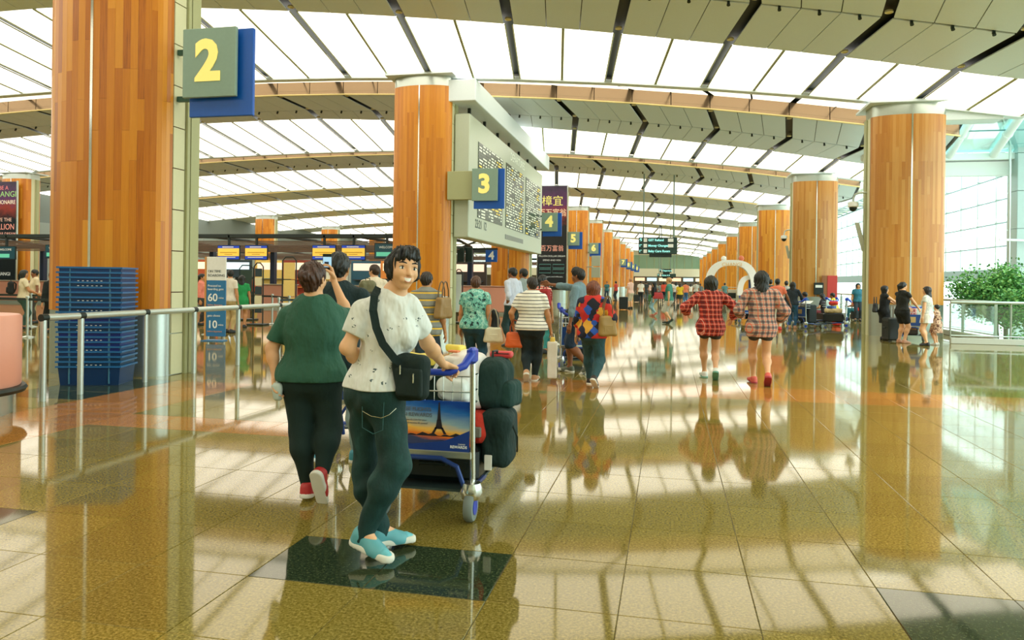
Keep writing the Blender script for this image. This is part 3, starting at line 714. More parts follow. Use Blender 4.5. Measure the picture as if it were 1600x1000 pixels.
MB().tube([(0, 0, 1.0), (0, 2.8, 1.0)], .042, 10).build('rail', RAILM, br2, True)
# ------------------------------------------------------------ on-time boarding standee
sp = at(337, 532)
st = thing('display_standee', 'white and blue on time boarding standee with large 60 and 10', 'standee', (sp.x, sp.y, 0), R(4))
SB = M((44, 118, 170), .4, name='standee_blue'); SW = M((238, 240, 236), .4, name='standee_white')
MB().rbox(-.25, -.02, 1.45, .25, .02, 2.02, .006).build('white_panel', SW, st)
MB().rbox(-.25, -.02, .1, .25, .02, 1.45, .006).build('blue_panel', SB, st)
MB().box(-.29, -.03, 0, -.25, .03, 2.02).build('edge_bar', M((208, 150, 84), .4, name='edge_bar'), st)
MB().prism([(-.25, .1), (.25, .1), (.3, -.02), (.33, -.3), (-.22, -.3)], 0, .02).build('foot', SB, st)
INK = M((110, 120, 124), .5, name='grey_ink'); WINK = M((244, 248, 246), .5, name='white_ink'); OINK = M((236, 176, 150), .5, name='peach_ink')
for body, sz, z, m in (('ON TIME', .085, 1.67, INK), ('BOARDING', .085, 1.57, INK), ('Proceed to', .075, 1.32, WINK), ('boarding gate', .075, 1.24, WINK), ('60', .26, 1.03, WINK), ('before departure', .055, .86, OINK), ('gate closes', .075, .6, WINK), ('10', .26, .38, WINK), ('before departure', .055, .22, OINK)):
    text(body, sz, m, st, (-.21, -.024, z), align='LEFT', bold=.004 if sz > .2 else 0)
for z in (1.03, .38): text('mins', .07, WINK, st, (.14, -.024, z))
# ------------------------------------------------------------ check-in gantries, screens, desks
GB = M((26, 40, 40), .5, name='gantry_black'); SLAT = M((128, 104, 92), .5, name='louvre_slat'); NAVY = M((20, 40, 74), .4, name='navy_post')
def gantry(y, x0, x1, label, nsl):
    t = thing('check_in_gantry', label, 'gantry', ((x0 + x1) / 2, y, 0))
    a, b = x0 - (x0 + x1) / 2, x1 - (x0 + x1) / 2
    MB().rbox(a, -.15, 3.32, b, .15, 3.5, .02).build('front_beam', GB, t)
    MB().rbox(a, 6.0, 3.1, b, 6.3, 3.3, .02).build('rear_beam', GB, t)
    for q in range(nsl): MB().box(a, .5 + q * .56, 3.2 - q * .03, b, .78 + q * .56, 3.23 - q * .03).build('slat', SLAT, t)
    n = int((x1 - x0) / 3.6)
    for q in range(n + 1):
        x = a + (b - a) * q / n
        MB().tube([(x, .0, 3.42), (x + .3, 3, 3.38), (x, 6.1, 3.25)], .07, 6).build('cross_arm', GB, t)
        MB().rbox(x - .12, 5.8, 0, x + .12, 6.1, 3.2, .01).build('post', NAVY, t)
    return t
gantry(30., -46, -9.8, 'black check-in gantry with brown slats nearest to the rail', 10)
gantry(44.8, -34, -9.8, 'second black check-in gantry behind the first one', 9)
gantry(59.5, -34, -9.8, 'third black check-in gantry farther back', 8)
TVW = M((250, 206, 84), .4, emit=.35, name='screen_yellow'); TVB = M((28, 62, 170), .4, emit=.6, name='screen_blue'); TVG = M((90, 180, 150), .4, emit=.6, name='screen_green')
def tv(px, py, y, label, alt=False, sc_=1.):
    p = aty(px, py, y); w_, h_ = .56 * sc_, .33 * sc_
    t = thing('hanging_screen', label, 'screen', p, 0, 'hanging check-in screens')
    MB().rbox(-w_, 0, -h_, w_, .07, h_, .012).build('housing', BLACK, t)
    if alt:
        MB().box(-w_ + .04, -.008, -h_ + .04, w_ - .04, 0, h_ - .04).build('screen', M((20, 60, 70), .3, emit=.4, name='screen_teal'), t)
        MB().box(-w_ + .1, -.014, -h_ + .1, w_ * .4, -.006, -.05).build('picture', TVG, t)
        text('WELCOME', .14, WINK, t, (0, -.012, .15))
    else:
        MB().box(-w_ + .03, -.008, -h_ + .17, w_ - .03, 0, h_ - .14).build('message_field', TVW, t)
        MB().box(-w_ + .03, -.008, h_ - .14, w_ - .03, 0, h_ - .03).build('top_band', TVB, t)
        MB().box(-w_ + .03, -.008, -h_ + .03, w_ - .03, 0, -h_ + .16).build('bottom_band', TVB, t)
        MB().box(-.3, -.013, h_ - .105, .25, -.006, h_ - .065).build('logo_line', WINK, t)
        MB().box(-.42, -.013, -.02, .42, -.006, .02).box(-.2, -.013, -.1, .2, -.006, -.07).build('message_line', M((214, 170, 60), .5, name='message_ink'), t)
        MB().box(-.4, -.013, -h_ + .1, .35, -.006, -h_ + .13).build('caption_line', WINK, t)
    MB().box(-.04, -.0, h_, .04, .1, 3.45 - p.z).build('hanger', GB, t)
for px, lb in ((357, 'leftmost yellow and blue screen above the standee'), (400, 'yellow and blue screen second from the left above the standee'), (506, 'yellow and blue screen partly behind the raised phone'), (552, 'yellow and blue screen left of the smiling man')):
    tv(px, 394.5, 29.85, lb)
tv(9, 395, 29.85, 'dark screen with a green picture at the left edge', True); tv(86, 393, 29.85, 'dark green-blue screen just left of the big column', True)
tv(604, 392, 29.85, 'small dark screen beside the second column', True)
def desk(x, y, i):
    t = thing('check_in_desk', 'pink check-in desk with grey top, %s' % i, 'desk', (x, y, 0), 0, 'pink check-in desks under the gantry')
    MB().rbox(-1.0, 0, .12, 1.0, .55, 1.2, .03).build('front_panel', PINK, t)
    MB().rbox(-1.04, -.08, 1.2, 1.04, .6, 1.25, .012).build('worktop', M((190, 180, 160), .3, name='desk_top'), t)
    MB().box(-.96, .04, 0, .96, .5, .12).build('plinth', STEEL, t)
    MB().rbox(.3, .2, 1.25, .78, .26, 1.6, .01).build('monitor', BLACK, t)
rows = ['first from the left', 'second from the left', 'third from the left', 'fourth from the left', 'fifth from the left', 'sixth from the left', 'seventh from the left', 'eighth from the left', 'ninth from the left', 'tenth from the left']
for i in range(10): desk(-36 + i * 2.7, 34.6, rows[i])
pd = thing('check_in_desk', 'wide plain pink counter right of the second column', 'desk', (-8.5, 33.4, 0))
MB().rbox(-1.2, 0, .1, 1.1, .7, 1.28, .04).build('front_panel', PINK, pd); MB().rbox(-1.25, -.05, 1.28, 1.15, .75, 1.32, .01).build('worktop', M((214, 170, 150), .3, name='pink_top'), pd); MB().box(-1.15, .05, 0, 1.05, .65, .1).build('plinth', STEEL, pd)
# small blue 4 plate and dark screens by the third column
p = aty(768, 400, 36.); bp = thing('row_plate', 'small square blue plate with a white 4 on a dark arm', 'sign', p)
MB().rbox(-.3, -.03, -.3, .3, .03, .3, .01).build('plate', BLUE, bp); text('4', .55, WINK, bp, (0, -.036, 0), bold=.02); MB().box(-1.8, 0, .3, .3, .08, .4).build('arm', GB, bp); MB().tube([(-1.8, .04, .35), (-.1, .04, 1.0)], .05, 6).build('strut', GB, bp)
for px, lb in ((720, 'left of the two tilted dark screens under the flight board'), (733, 'right of the two tilted dark screens under the flight board')):
    p = aty(px, 398, 34.); t = thing('tilted_screen', lb, 'screen', p, R(-20)); MB().rbox(-.2, -.03, -.36, .2, .03, .36, .01).build('housing', M((60, 74, 70), .4, name='screen_grey'), t); MB().box(-.17, -.036, -.33, .17, -.03, .33).build('glass', M((30, 50, 48), .2, name='screen_dark'), t)
# shop fronts and partitions behind the desks
PCOL = [(230, 190, 80), (60, 52, 50), (236, 226, 200), (200, 96, 60), (40, 60, 70), (244, 214, 120), (150, 60, 44), (226, 232, 220), (44, 96, 120), (236, 150, 70)]
for i in range(12):
    x = -36 + i * 2.2; c = PCOL[i % 10]
    t = thing('shop_partition', ['yellow', 'dark brown', 'ivory', 'brick red', 'slate', 'pale yellow', 'maroon', 'white', 'teal blue', 'orange'][i % 10] + ' shop partition behind the check-in desks, number %d from the left' % (i + 1), 'partition', (x, 42.5 + (i % 3) * .3, 0))
    MB().rbox(-1.05, 0, 0, 1.05, .12, 2.7, .01).build('panel', M(c, .5), t)
    MB().box(-.9, -.02, 2.1, .9, 0, 2.55).build('lit_header', glow('header_%d' % i, [(1, .8, .4), (.5, .85, 1), (1, .6, .4)][i % 3], .8), t)
    for q in range(3): MB().box(-.85, -.25, .5 + q * .5, .85, 0, .54 + q * .5).build('shelf', M(PCOL[(i + 3) % 10], .5), t)
def info_board(px, bot, top, wpx, label, col, n, colb):
    p = at(px, bot); d = -_s * p.x + _c * p.y; H = EYE - (top - 437) / FPX * d; w_ = wpx / FPX * d / 2
    t = thing('info_board', label, 'board', (p.x, p.y, 0), YAW * .6)
    MB().tube([(-w_, 0, .05), (-w_, 0, H - .12), (-w_ + .1, 0, H), (w_ - .1, 0, H), (w_, 0, H - .12), (w_, 0, .05)], .022, 6).build('frame', BLACK, t)
    MB().rbox(-w_ - .12, -.25, 0, w_ + .12, .25, .05, .01).build('foot', BLACK, t)
    for q in range(n):
        z0 = .4 + (H - .55) * q / n; MB().rbox(-w_ + .04, -.015, z0, w_ - .04, .015, z0 + (H - .55) / n - .03, .004).build('panel', M(col if q % 2 == 0 else colb, .5), t)
info_board(451, 510, 402, 22, 'tall yellow framed board behind the green tee woman', (244, 212, 128), 3, (244, 212, 128))
info_board(403, 508, 412, 15, 'narrow dark notice stand with cream sheets beyond the rail', (40, 62, 70), 5, (232, 226, 190))
info_board(384, 500, 416, 22, 'poster stand with a red and white tower picture', (36, 60, 52), 1, (36, 60, 52))
info_board(716, 505, 418, 12, 'slim white totem with dark figures right of the second column', (214, 224, 220), 1, (214, 224, 220))
# queue stanchions with belts
def stanchion(x, y, lb, belt=None):
    t = thing('queue_post', lb, 'stanchion', (x, y, 0), 0, 'belt barrier posts in the check-in queue')
    MB().lathe([(.17, 0), (.17, .015), (.05, .04), (.032, .05), (.032, .93), (.045, .94), (.045, 1.0), (.02, 1.01)], 14).build('post', STEEL, t, True)
    if belt:
        L = Vector((belt[0] - x, belt[1] - y, 0)); n = Vector((-L.y, L.x, 0)).normalized() * .004
        MB().add([(n.x, n.y, .9), (L.x + n.x, L.y + n.y, .9), (L.x + n.x, L.y + n.y, .96), (n.x, n.y, .96), (-n.x, -n.y, .9), (L.x - n.x, L.y - n.y, .9), (L.x - n.x, L.y - n.y, .96), (-n.x, -n.y, .96)], [(0, 1, 2, 3), (7, 6, 5, 4), (0, 4, 5, 1), (3, 2, 6, 7)]).build('belt', BLACK, t)
SPTS = [[(-13.6, 14.9), (-15.3, 15.2), (-17.2, 15.6), (-19.4, 16.0)], [(-12.0, 17.6), (-13.6, 19.0), (-16.2, 18.6), (-18.4, 18.4), (-21.2, 18.2)], [(-11.3, 20.6), (-12.9, 22.4), (-14.8, 22.6), (-16.6, 23.)], [(-10.4, 18.4), (-9.6, 21.0), (-9.3, 23.8)]]
for ri, pts in enumerate(SPTS):
    for i, (x, y) in enumerate(pts):
        stanchion(x, y, 'steel queue post with black belt, %s in the %s queue line' % (ordn[i], ['nearest', 'middle', 'far', 'right'][ri]), pts[i + 1] if i + 1 < len(pts) else None)
# ------------------------------------------------------------ hanging direction signs
SG = M((34, 66, 62), .4, name='sign_dark_green'); SC = M((150, 232, 232), .4, emit=.6, name='sign_cyan')
def dir_sign(x0px, x1px, t_, b_, y, label, lines, rods, rodtop):
    a, b = aty(x0px, t_, y), aty(x1px, b_, y); w_ = b.x - a.x; h_ = a.z - b.z; c = Vector(((a.x + b.x) / 2, y, (a.z + b.z) / 2))
    t = thing('direction_sign', label, 'sign', c)
    n = len(lines); hh = h_ / n
    MB().rbox(-w_ / 2, 0, -h_ / 2, w_ / 2, .2, h_ / 2, .01).build('box', BLACK, t)
    for i, l in enumerate(lines):
        z = h_ / 2 - (i + .5) * hh
        MB().box(-w_ / 2 + .02, -.012, z - hh / 2 + .02, w_ / 2 - .02, 0, z + hh / 2 - .02).build('row_panel', SG, t)
        text(l, hh * .56, SC, t, (-w_ / 2 + w_ * .25, -.016, z), align='LEFT', bold=.008)
        text('↑' if i == 0 else '↖', hh * .8, SC, t, (-w_ / 2 + w_ * .06, -.016, z), name='arrow', bold=.01)
        MB().box(-w_ / 2 + w_ * .13, -.016, z - hh * .33, -w_ / 2 + w_ * .22, -.01, z + hh * .33).build('pictogram', WINK, t)
        if i < 2 and n == 3: MB().box(w_ / 2 - w_ * .24, -.016, z - hh * .3, w_ / 2 - w_ * .1, -.01, z + hh * .3).build('small_lettering', WINK, t)
    MB().box(-w_ * .22, .02, -h_ / 2 - .2, w_ * .36, .16, -h_ / 2).build('lower_box', BLACK, t)
    for q in rods: MB().tube([(q * w_, .1, h_ / 2), (q * w_, .1, zl(c.x) + .45 - c.z)], .045, 6).build('hanging_rod', M((120, 136, 124), .4, .5, name='rod_grey'), t)
dir_sign(998, 1058, 371, 397, 48., 'dark hanging direction sign listing GST Refund and Money Changer', ['GST Refund', 'Money Changer', 'Baby Care Room'], (-.38, .4), 8.6)
dir_sign(1031, 1049, 420, 426, 92., 'far upper hanging direction sign with cyan lettering', ['Departure'], (-.4, .4), 8.2)
dir_sign(1027, 1056, 427.5, 433, 91., 'far lower hanging direction sign with cyan lettering', ['Gates A B'], (-.4, .4), 3.2)
# ------------------------------------------------------------ white event arch
ar = thing('event_arch', 'white rounded event arch with two balls on top behind the plaid shirt girls', 'arch', (3.6, 46, 0))
def arc_band(x0, x1, zb, zt, th, d):
    n = 24; b = MB(); cx, hw = (x0 + x1) / 2, (x1 - x0) / 2; out = []; inn = []
    for i in range(n + 1):
        a = math.pi * i / n; c_, s_ = math.cos(a), math.sin(a)
        e = lambda v: math.copysign(abs(v) ** .7, v)
        out.append((cx - hw * e(c_), zb + (zt - zb) * s_ ** .75)); inn.append((cx - (hw - th) * e(c_), zb + (zt - zb - th * .8) * s_ ** .75))
    for i in range(n): b.prism([out[i], out[i + 1], inn[i + 1], inn[i]], -d / 2, d / 2, 'XZ')
    return b
W2 = M((240, 240, 236), .4, name='arch_white')
arc_band(-1.55, 1.55, 1.0, 3.0, .42, .7).build('arch_band', W2, ar)
for sx in (-1.34, 1.34): MB().rbox(sx - .21, -.35, 0, sx + .21, .35, 1.05, .02).build('leg', W2, ar)
arc_band(.35, 1.9, .9, 2.1, .3, .4).build('side_arch', W2, ar)
MB().prism([(1.0, .9), (1.6, .9), (1.58, 1.4), (1.3, 1.75), (1.0, 1.85)], .1, .16, 'XZ').build('blue_panel', M((40, 84, 170), .4, name='arch_blue'), ar)
MB().lathe([(.02, -.17), (.12, -.12), (.17, 0), (.12, .12), (.02, .17)], 14, (-.45, 0, 3.08)).build('white_ball', WHITE, ar, True)
MB().lathe([(.02, -.17), (.12, -.12), (.17, 0), (.12, .12), (.02, .17)], 14, (.55, 0, 3.1)).build('red_ball', M((214, 110, 70), .4, name='ball_red'), ar, True)
text('CHANGI', .3, M((232, 190, 120), .5, name='arch_gold'), ar, (0, -.36, 2.72))
# ------------------------------------------------------------ cameras, blades, notices on the right columns
def cctv(px, py, y, label):
    p = aty(px, py, y); t = thing('dome_camera', label, 'camera', p)
    ax = XRc - CW - p.x
    MB().tube([(ax, 0, .42), (.18, 0, .42), (.04, 0, .36), (0, 0, .2), (0, 0, .1)], .03, 8).build('arm', STEEL, t, True)
    MB().lathe([(.06, .14), (.15, .12), (.16, -.02), (.12, -.04)], 16).build('hood', WHITE, t, True)
    MB().lathe([(.12, -.03), (.11, -.1), (.07, -.15), (.02, -.17)], 16).build('dome', BLACK, t, True)
cctv(1333, 322, colY(1) + .3, 'white dome camera on a curved arm left of the broad right column')
cctv(1225, 372, colY(2) + .3, 'small dome camera on a curved arm left of the second right column')
def blade(a, b, y, label):
    p0, p1 = aty(*a, y), aty(*b, y); t = thing('slanted_blade', label, 'light', p1)
    d = p0 - p1; MB().add([(-.06, -.05, 0), (.06, -.05, 0), (.06 + d.x, -.05, d.z), (-.06 + d.x, -.05, d.z), (-.06, .05, 0), (.06, .05, 0), (.06 + d.x, .05, d.z), (-.06 + d.x, .05, d.z)], [(0, 1, 2, 3), (7, 6, 5, 4), (0, 4, 5, 1), (2, 6, 7, 3), (1, 5, 6, 2), (3, 7, 4, 0)]).build('blade', M((190, 194, 180), .4, .2, name='blade_grey'), t)
    MB().tube([(d.x * .7, 0, d.z * .5), (XRc - CW - p1.x + .02, 0, d.z * .5)], .03, 6).build('stay', STEEL, t)
blade((1339, 348), (1350, 392), colY(1) + .5, 'slanted grey blade fixed to the left of the broad right column')
blade((1229, 384), (1233, 404), colY(2) + .5, 'slanted grey blade fixed to the left of the second right column')
p = aty(931, 417, colY(4) - .9); t = thing('tilted_screen', 'tilted grey double panel hanging at column under sign 6', 'screen', p, R(-10))
for z in (.55, -.5): MB().rbox(-.42, -.03, z - .48, .42, .03, z + .48, .01).build('panel', M((170, 180, 160), .4, .2, name='panel_pale'), t)
MB().tube([(-.3, .05, 0), (-1.0, .4, 0)], .05, 6).build('arm', STEEL, t)
p = at(1298, 500); nb = aty(1298, 448, colY(2) - .6); t = thing('notice_board', 'red and brown notice board on the second right column', 'board', nb)
MB().rbox(-.16, -.03, -.55, .3, .03, .55, .008).build('red_panel', M((206, 62, 54), .5, name='notice_red'), t); MB().rbox(-.42, -.03, -.55, -.17, .03, .55, .008).build('brown_panel', M((150, 92, 50), .5, name='notice_brown'), t)
nb = aty(1279, 451, colY(2) - .62); t = thing('wall_phone', 'dark phone box with white label on the second right column', 'phone', nb)
MB().rbox(-.22, -.08, -.3, .22, .05, .3, .02).build('box', BLACK, t); MB().box(-.16, -.09, .05, .16, -.08, .18).build('label_plate', WHITE, t)
# ------------------------------------------------------------ trees behind the balustrade
def tree(x, y, zc, r, hz, n, label, seed, trunkz=-4):
    rn = random.Random(seed); t = thing('indoor_tree', label, 'tree', (x, y, trunkz))
    z0 = zc - trunkz
    tb = MB(); tb.tube([(0, 0, 0), (.08, .03, z0 * .5), (0, 0, z0)], [.13, .1, .06], 8)
    lf = MB(); tips = []
    for i in range(26):
        a, e = rn.uniform(0, 6.28), rn.uniform(-.6, 1.3); L = rn.uniform(.55, 1.0)
        p = Vector((math.cos(a) * math.cos(e) * r * L, math.sin(a) * math.cos(e) * r * L, math.sin(e) * hz * L + z0))
        b0 = Vector((0, 0, z0 - hz * .8 + rn.uniform(0, hz * .8))); tb.tube([b0, lerp(b0, p, .5) + Vector((0, 0, -.1)), p], [.035, .022, .008], 5); tips += [p, lerp(b0, p, .72)]
    for i in range(n):
        c = rn.choice(tips) + Vector((rn.gauss(0, .22), rn.gauss(0, .22), rn.gauss(0, .16)))
        d = Vector((rn.gauss(0, 1), rn.gauss(0, 1), rn.gauss(-.2, .6))).normalized(); s = d.orthogonal().normalized(); s = (Matrix.Rotation(rn.uniform(0, 6.28), 3, d) @ s)
        l, wd = rn.uniform(.07, .13), rn.uniform(.028, .045); up = d.cross(s) * .015
        lf.add([c, c + d * l * .5 + s * wd + up, c + d * l, c + d * l * .5 - s * wd + up], [(0, 1, 2, 3)])
    nt = NT('leaf_green_%d' % seed); nt.base(nt.ramp(nt.noise(nt.obj(), 6., 3.).outputs[0], [(.3, lin((44, 108, 52))), (.5, lin((88, 156, 76))), (.75, lin((170, 210, 110)))])); nt.set(nt.b, 'Transmission Weight', 0.0); lm = nt.fin(.5)
    tb.build('trunk', M((92, 92, 66), .8, name='bark'), t, True); lf.build('foliage', lm, t, kind='stuff')
tree(9.9, 25.6, 1.15, 1.15, 1.0, 9000, 'leafy green tree just right of the broad column', 11)
tree(11.7, 24.8, .9, 1.35, 1.15, 12000, 'large leafy tree at the right edge behind the balustrade', 12)
tree(10.6, 24.2, -.6, 1.2, .8, 6000, 'low leafy tree behind the glass of the balustrade', 13)
tree(11.2, 28.2, .9, 1.2, 1.0, 6000, 'leafy tree behind the large one at the right edge', 14)
tree(13.9, 25.2, .4, 1.3, 1.2, 5000, 'leafy tree beyond the right edge of the balustrade', 15)
# ------------------------------------------------------------ luggage trolley
TYRE = M((120, 132, 128), .6, name='tyre_grey'); TB = M((36, 70, 190), .3, name='trolley_blue'); TBD = M((30, 62, 130), .35, .2, name='trolley_blue_tube')
def trolley(label, loc, rz, ad=None, group=None):
    t = thing('luggage_trolley', label, 'trolley', loc, rz, group)
    for sx in (-.29, .29):
        MB().tube([(sx, .02, .2), (sx, .0, .6), (sx, -.01, 1.0)], .019, 10).build('upright', CHROME, t, True)
        MB().lathe([(.02, -.06), (.06, -.05), (.075, .0), (.06, .05), (.02, .06)], 14, (sx, 0, .19)).build('fender', CHROME, t, True)
        wh = MB().lathe([(.05, -.028), (.085, -.028), (.095, -.015), (.095, .015), (.085, .028), (.05, .028)], 20, (sx, -.02, .095), 'X').build('wheel', TYRE, t, True)
        MB().lathe([(.02, -.034), (.05, -.032), (.05, .032), (.02, .034)], 14, (sx, -.02, .095), 'X').build('hub', TB, wh, True)
        MB().tube([(sx, .02, .2), (sx * .85, .5, .15), (sx * .55, .98, .15)], .017, 8).build('side_tube', TBD, t, True)
    wh = MB().lathe([(.03, -.03), (.06, -.03), (.07, -.015), (.07, .015), (.06, .03), (.03, .03)], 16, (0, .95, .07), 'X').build('wheel', TYRE, t, True)
    MB().tube([(-.29, -.01, 1.0), (-.29, -.05, 1.05), (-.265, -.12, .985), (-.19, -.165, .945), (.19, -.165, .945), (.265, -.12, .985), (.29, -.05, 1.05), (.29, -.01, 1.0)], [.024, .028, .026, .021, .021, .026, .028, .024], 10).build('handle', TB, t, True)
    for sx in (-.29, .29): MB().rbox(sx - .028, -.07, .99, sx + .028, .03, 1.09, .015).build('grip_block', TB, t)
    MB().tube([(-.22, -.0, .12), (-.24, -.02, .3), (-.18, -.03, .385), (.1, -.03, .385), (.2, -.03, .34), (.25, -.02, .2), (.26, 0, .16)], .016, 8).build('brake_loop', TBD, t, True)
    bk_ = MB()
    for z in (.72, .8, .9): bk_.tube([(-.27, .02, z), (.27, .02, z), (.27, .2, z), (-.27, .2, z)], .005, 5, True)
    for i in range(10):
        x = -.27 + .06 * i; bk_.tube([(x, .02, .9), (x, .02, .72), (x, .2, .72), (x, .2, .9)], .003, 4)
    bk_.build('wire_basket', CHROME, t)
    MB().box(-.26, .06, .155, .26, .9, .17).build('deck', M((60, 80, 80), .5, .3, name='deck_grey'), t)
    MB().rbox(-.29, -.02, .385, .29, .02, .43, .005).build('lower_bar', STEEL, t)
    if ad:
        z0, z1 = .43, .745
        nt = NT('ad_sky_print'); o = nt.obj(); x_, y_, z_ = nt.xyz(o)
        f = nt.math('ADD', nt.math('DIVIDE', nt.math('SUBTRACT', z_, z0), z1 - z0), nt.math('MULTIPLY', nt.math('SUBTRACT', nt.noise(nt.scale(o, 2, 2, 9), 3., 4.).outputs[0], .5), .22))
        f = nt.math('ADD', f, nt.math('MULTIPLY', x_, .45))
        nt.base(nt.ramp(f, [(.0, lin((44, 60, 110))), (.22, lin((60, 70, 110))), (.3, lin((240, 120, 40))), (.42, lin((250, 196, 90))), (.6, lin((150, 180, 190))), (.85, lin((40, 110, 190))), (1, lin((20, 70, 160)))])); am = nt.fin(.25)
        pn = MB().box(-.275, -.012, z0, .275, .008, z1).build('advert_panel', am, t)
        INKD = M((34, 30, 40), .5, name='advert_ink')
        cx, zb_, hT = .075, .535, .2
        tw = MB(); tw.prism([(cx - .012, zb_ + .085), (cx + .012, zb_ + .085), (cx + .003, zb_ + hT), (cx - .003, zb_ + hT)], -.0145, -.012, 'XZ')
        tw.prism([(cx - .022, zb_ + .04), (cx + .022, zb_ + .04), (cx + .013, zb_ + .09), (cx - .013, zb_ + .09)], -.0145, -.012, 'XZ')
        for q in (-1, 1): tw.prism([(cx + q * .05, zb_), (cx + q * .032, zb_), (cx + q * .01, zb_ + .042), (cx + q * .024, zb_ + .042)][::q], -.0145, -.012, 'XZ')
        tw.prism([(cx - .03, zb_ + .032), (cx + .03, zb_ + .032), (cx + .026, zb_ + .042), (cx - .026, zb_ + .042)], -.0145, -.012, 'XZ')
        tw.build('tower_picture', INKD, pn)
        tl = [(-.275, .535)] + [(-.275 + .02 * i, .532 + .006 * math.sin(i * 1.7) + .006 * math.sin(i * .6)) for i in range(28)] + [(.275, .52), (-.275, .52)]
        MB().prism(tl[1:], -.0135, -.012, 'XZ').build('skyline_picture', INKD, pn)
        MB().prism([(-.275, z0), (.275, z0), (.275, .565), (.2, .53), (.1, .49), (-.1, .465), (-.275, .462)], -.0142, -.012, 'XZ').build('blue_swoosh', M((24, 60, 140), .4, name='swoosh_blue'), pn)
        GI = M((96, 104, 112), .5, name='advert_text'); 
        text('WIN FREE FLIGHTS', .034, GI, pn, (-.12, -.0145, .685), depth=.0005); text('CHANGI REWARDS', .034, GI, pn, (-.12, -.0145, .65), depth=.0005)
        text('Visit changirewards.com for your', .017, GI, pn, (-.12, -.0145, .618), depth=.0004); text('membership and receive 50 points!', .017, GI, pn, (-.12, -.0145, .598), depth=.0004)
        text('REWARDS', .024, WINK, pn, (.205, -.0152, .458), depth=.0005, bold=.0006); text('CHANGI', .012, WINK, pn, (.225, -.0152, .476), depth=.0004)
    else:
        pn = MB().box(-.275, -.012, .43, .275, .008, .745).build('advert_panel', M((40, 76, 140), .35, name='plain_advert'), t)
        MB().box(-.2, -.016, .52, .1, -.011, .68).build('advert_picture', M((200, 170, 110), .4, name='advert_picture'), pn)
    return t
# ------------------------------------------------------------ people: one smooth surface grown round a posed skeleton
A3 = lambda v: np.array((v[0], v[1], v[2]), dtype=np.float64)
def unit(v): v = A3(v); return v / (np.linalg.norm(v) + 1e-9)
def prim_d(p, pr):
    a, b, ra, rb, sq = pr[0], pr[1], pr[2], pr[3], pr[5]
    pa = p - a; ba = b - a; L2 = float(ba @ ba)
    if L2 < 1e-10: q = pa; r = ra
    else:
        t = np.clip((pa @ ba) / L2, 0, 1); q = pa - t[:, None] * ba; r = ra + (rb - ra) * t
    for n, s in sq: q = q + ((s - 1) * (q @ n))[:, None] * n
    d = np.sqrt(np.einsum('ij,ij->i', q, q)) - r
    for pt, n in (pr[6] if len(pr) > 6 else ()): d = np.maximum(d, (p - pt) @ n)
    return d
def cap(a, b, ra, rb=None, k=.02, *sq): return (A3(a), A3(b), ra, ra if rb is None else rb, k, [(unit(n), s) for n, s in sq])
def smin(a, b, k):
    h = np.clip(.5 + .5 * (b - a) / k, 0, 1); return b + (a - b) * h - k * h * (1 - h)
def make_fn(prims, subs=(), cuts=(), wr=None):
    def fn(p):
        d = np.full(len(p), 9., dtype=np.float64)
        for pr in prims: d = smin(d, prim_d(p, pr), pr[4])
        for pr in subs:
            e = -prim_d(p, pr); d = -smin(-d, -e, pr[4])
        if wr is not None: d = d + wr(p)
        for pt, n in cuts: d = np.maximum(d, (p - A3(pt)) @ unit(n))
        return d
    return fn
def bounds(prims, m=.03):
    lo = np.min([np.minimum(q[0] - q[2], q[1] - q[3]) for q in prims], axis=0) - m
    hi = np.max([np.maximum(q[0] + q[2], q[1] + q[3]) for q in prims], axis=0) + m
    return lo, hi
_off = np.array([(0, 0, 0), (1, 0, 0), (0, 1, 0), (1, 1, 0), (0, 0, 1), (1, 0, 1), (0, 1, 1), (1, 1, 1)])
_edg = [(0, 1), (2, 3), (4, 5), (6, 7), (0, 2), (1, 3), (4, 6), (5, 7), (0, 4), (1, 5), (2, 6), (3, 7)]
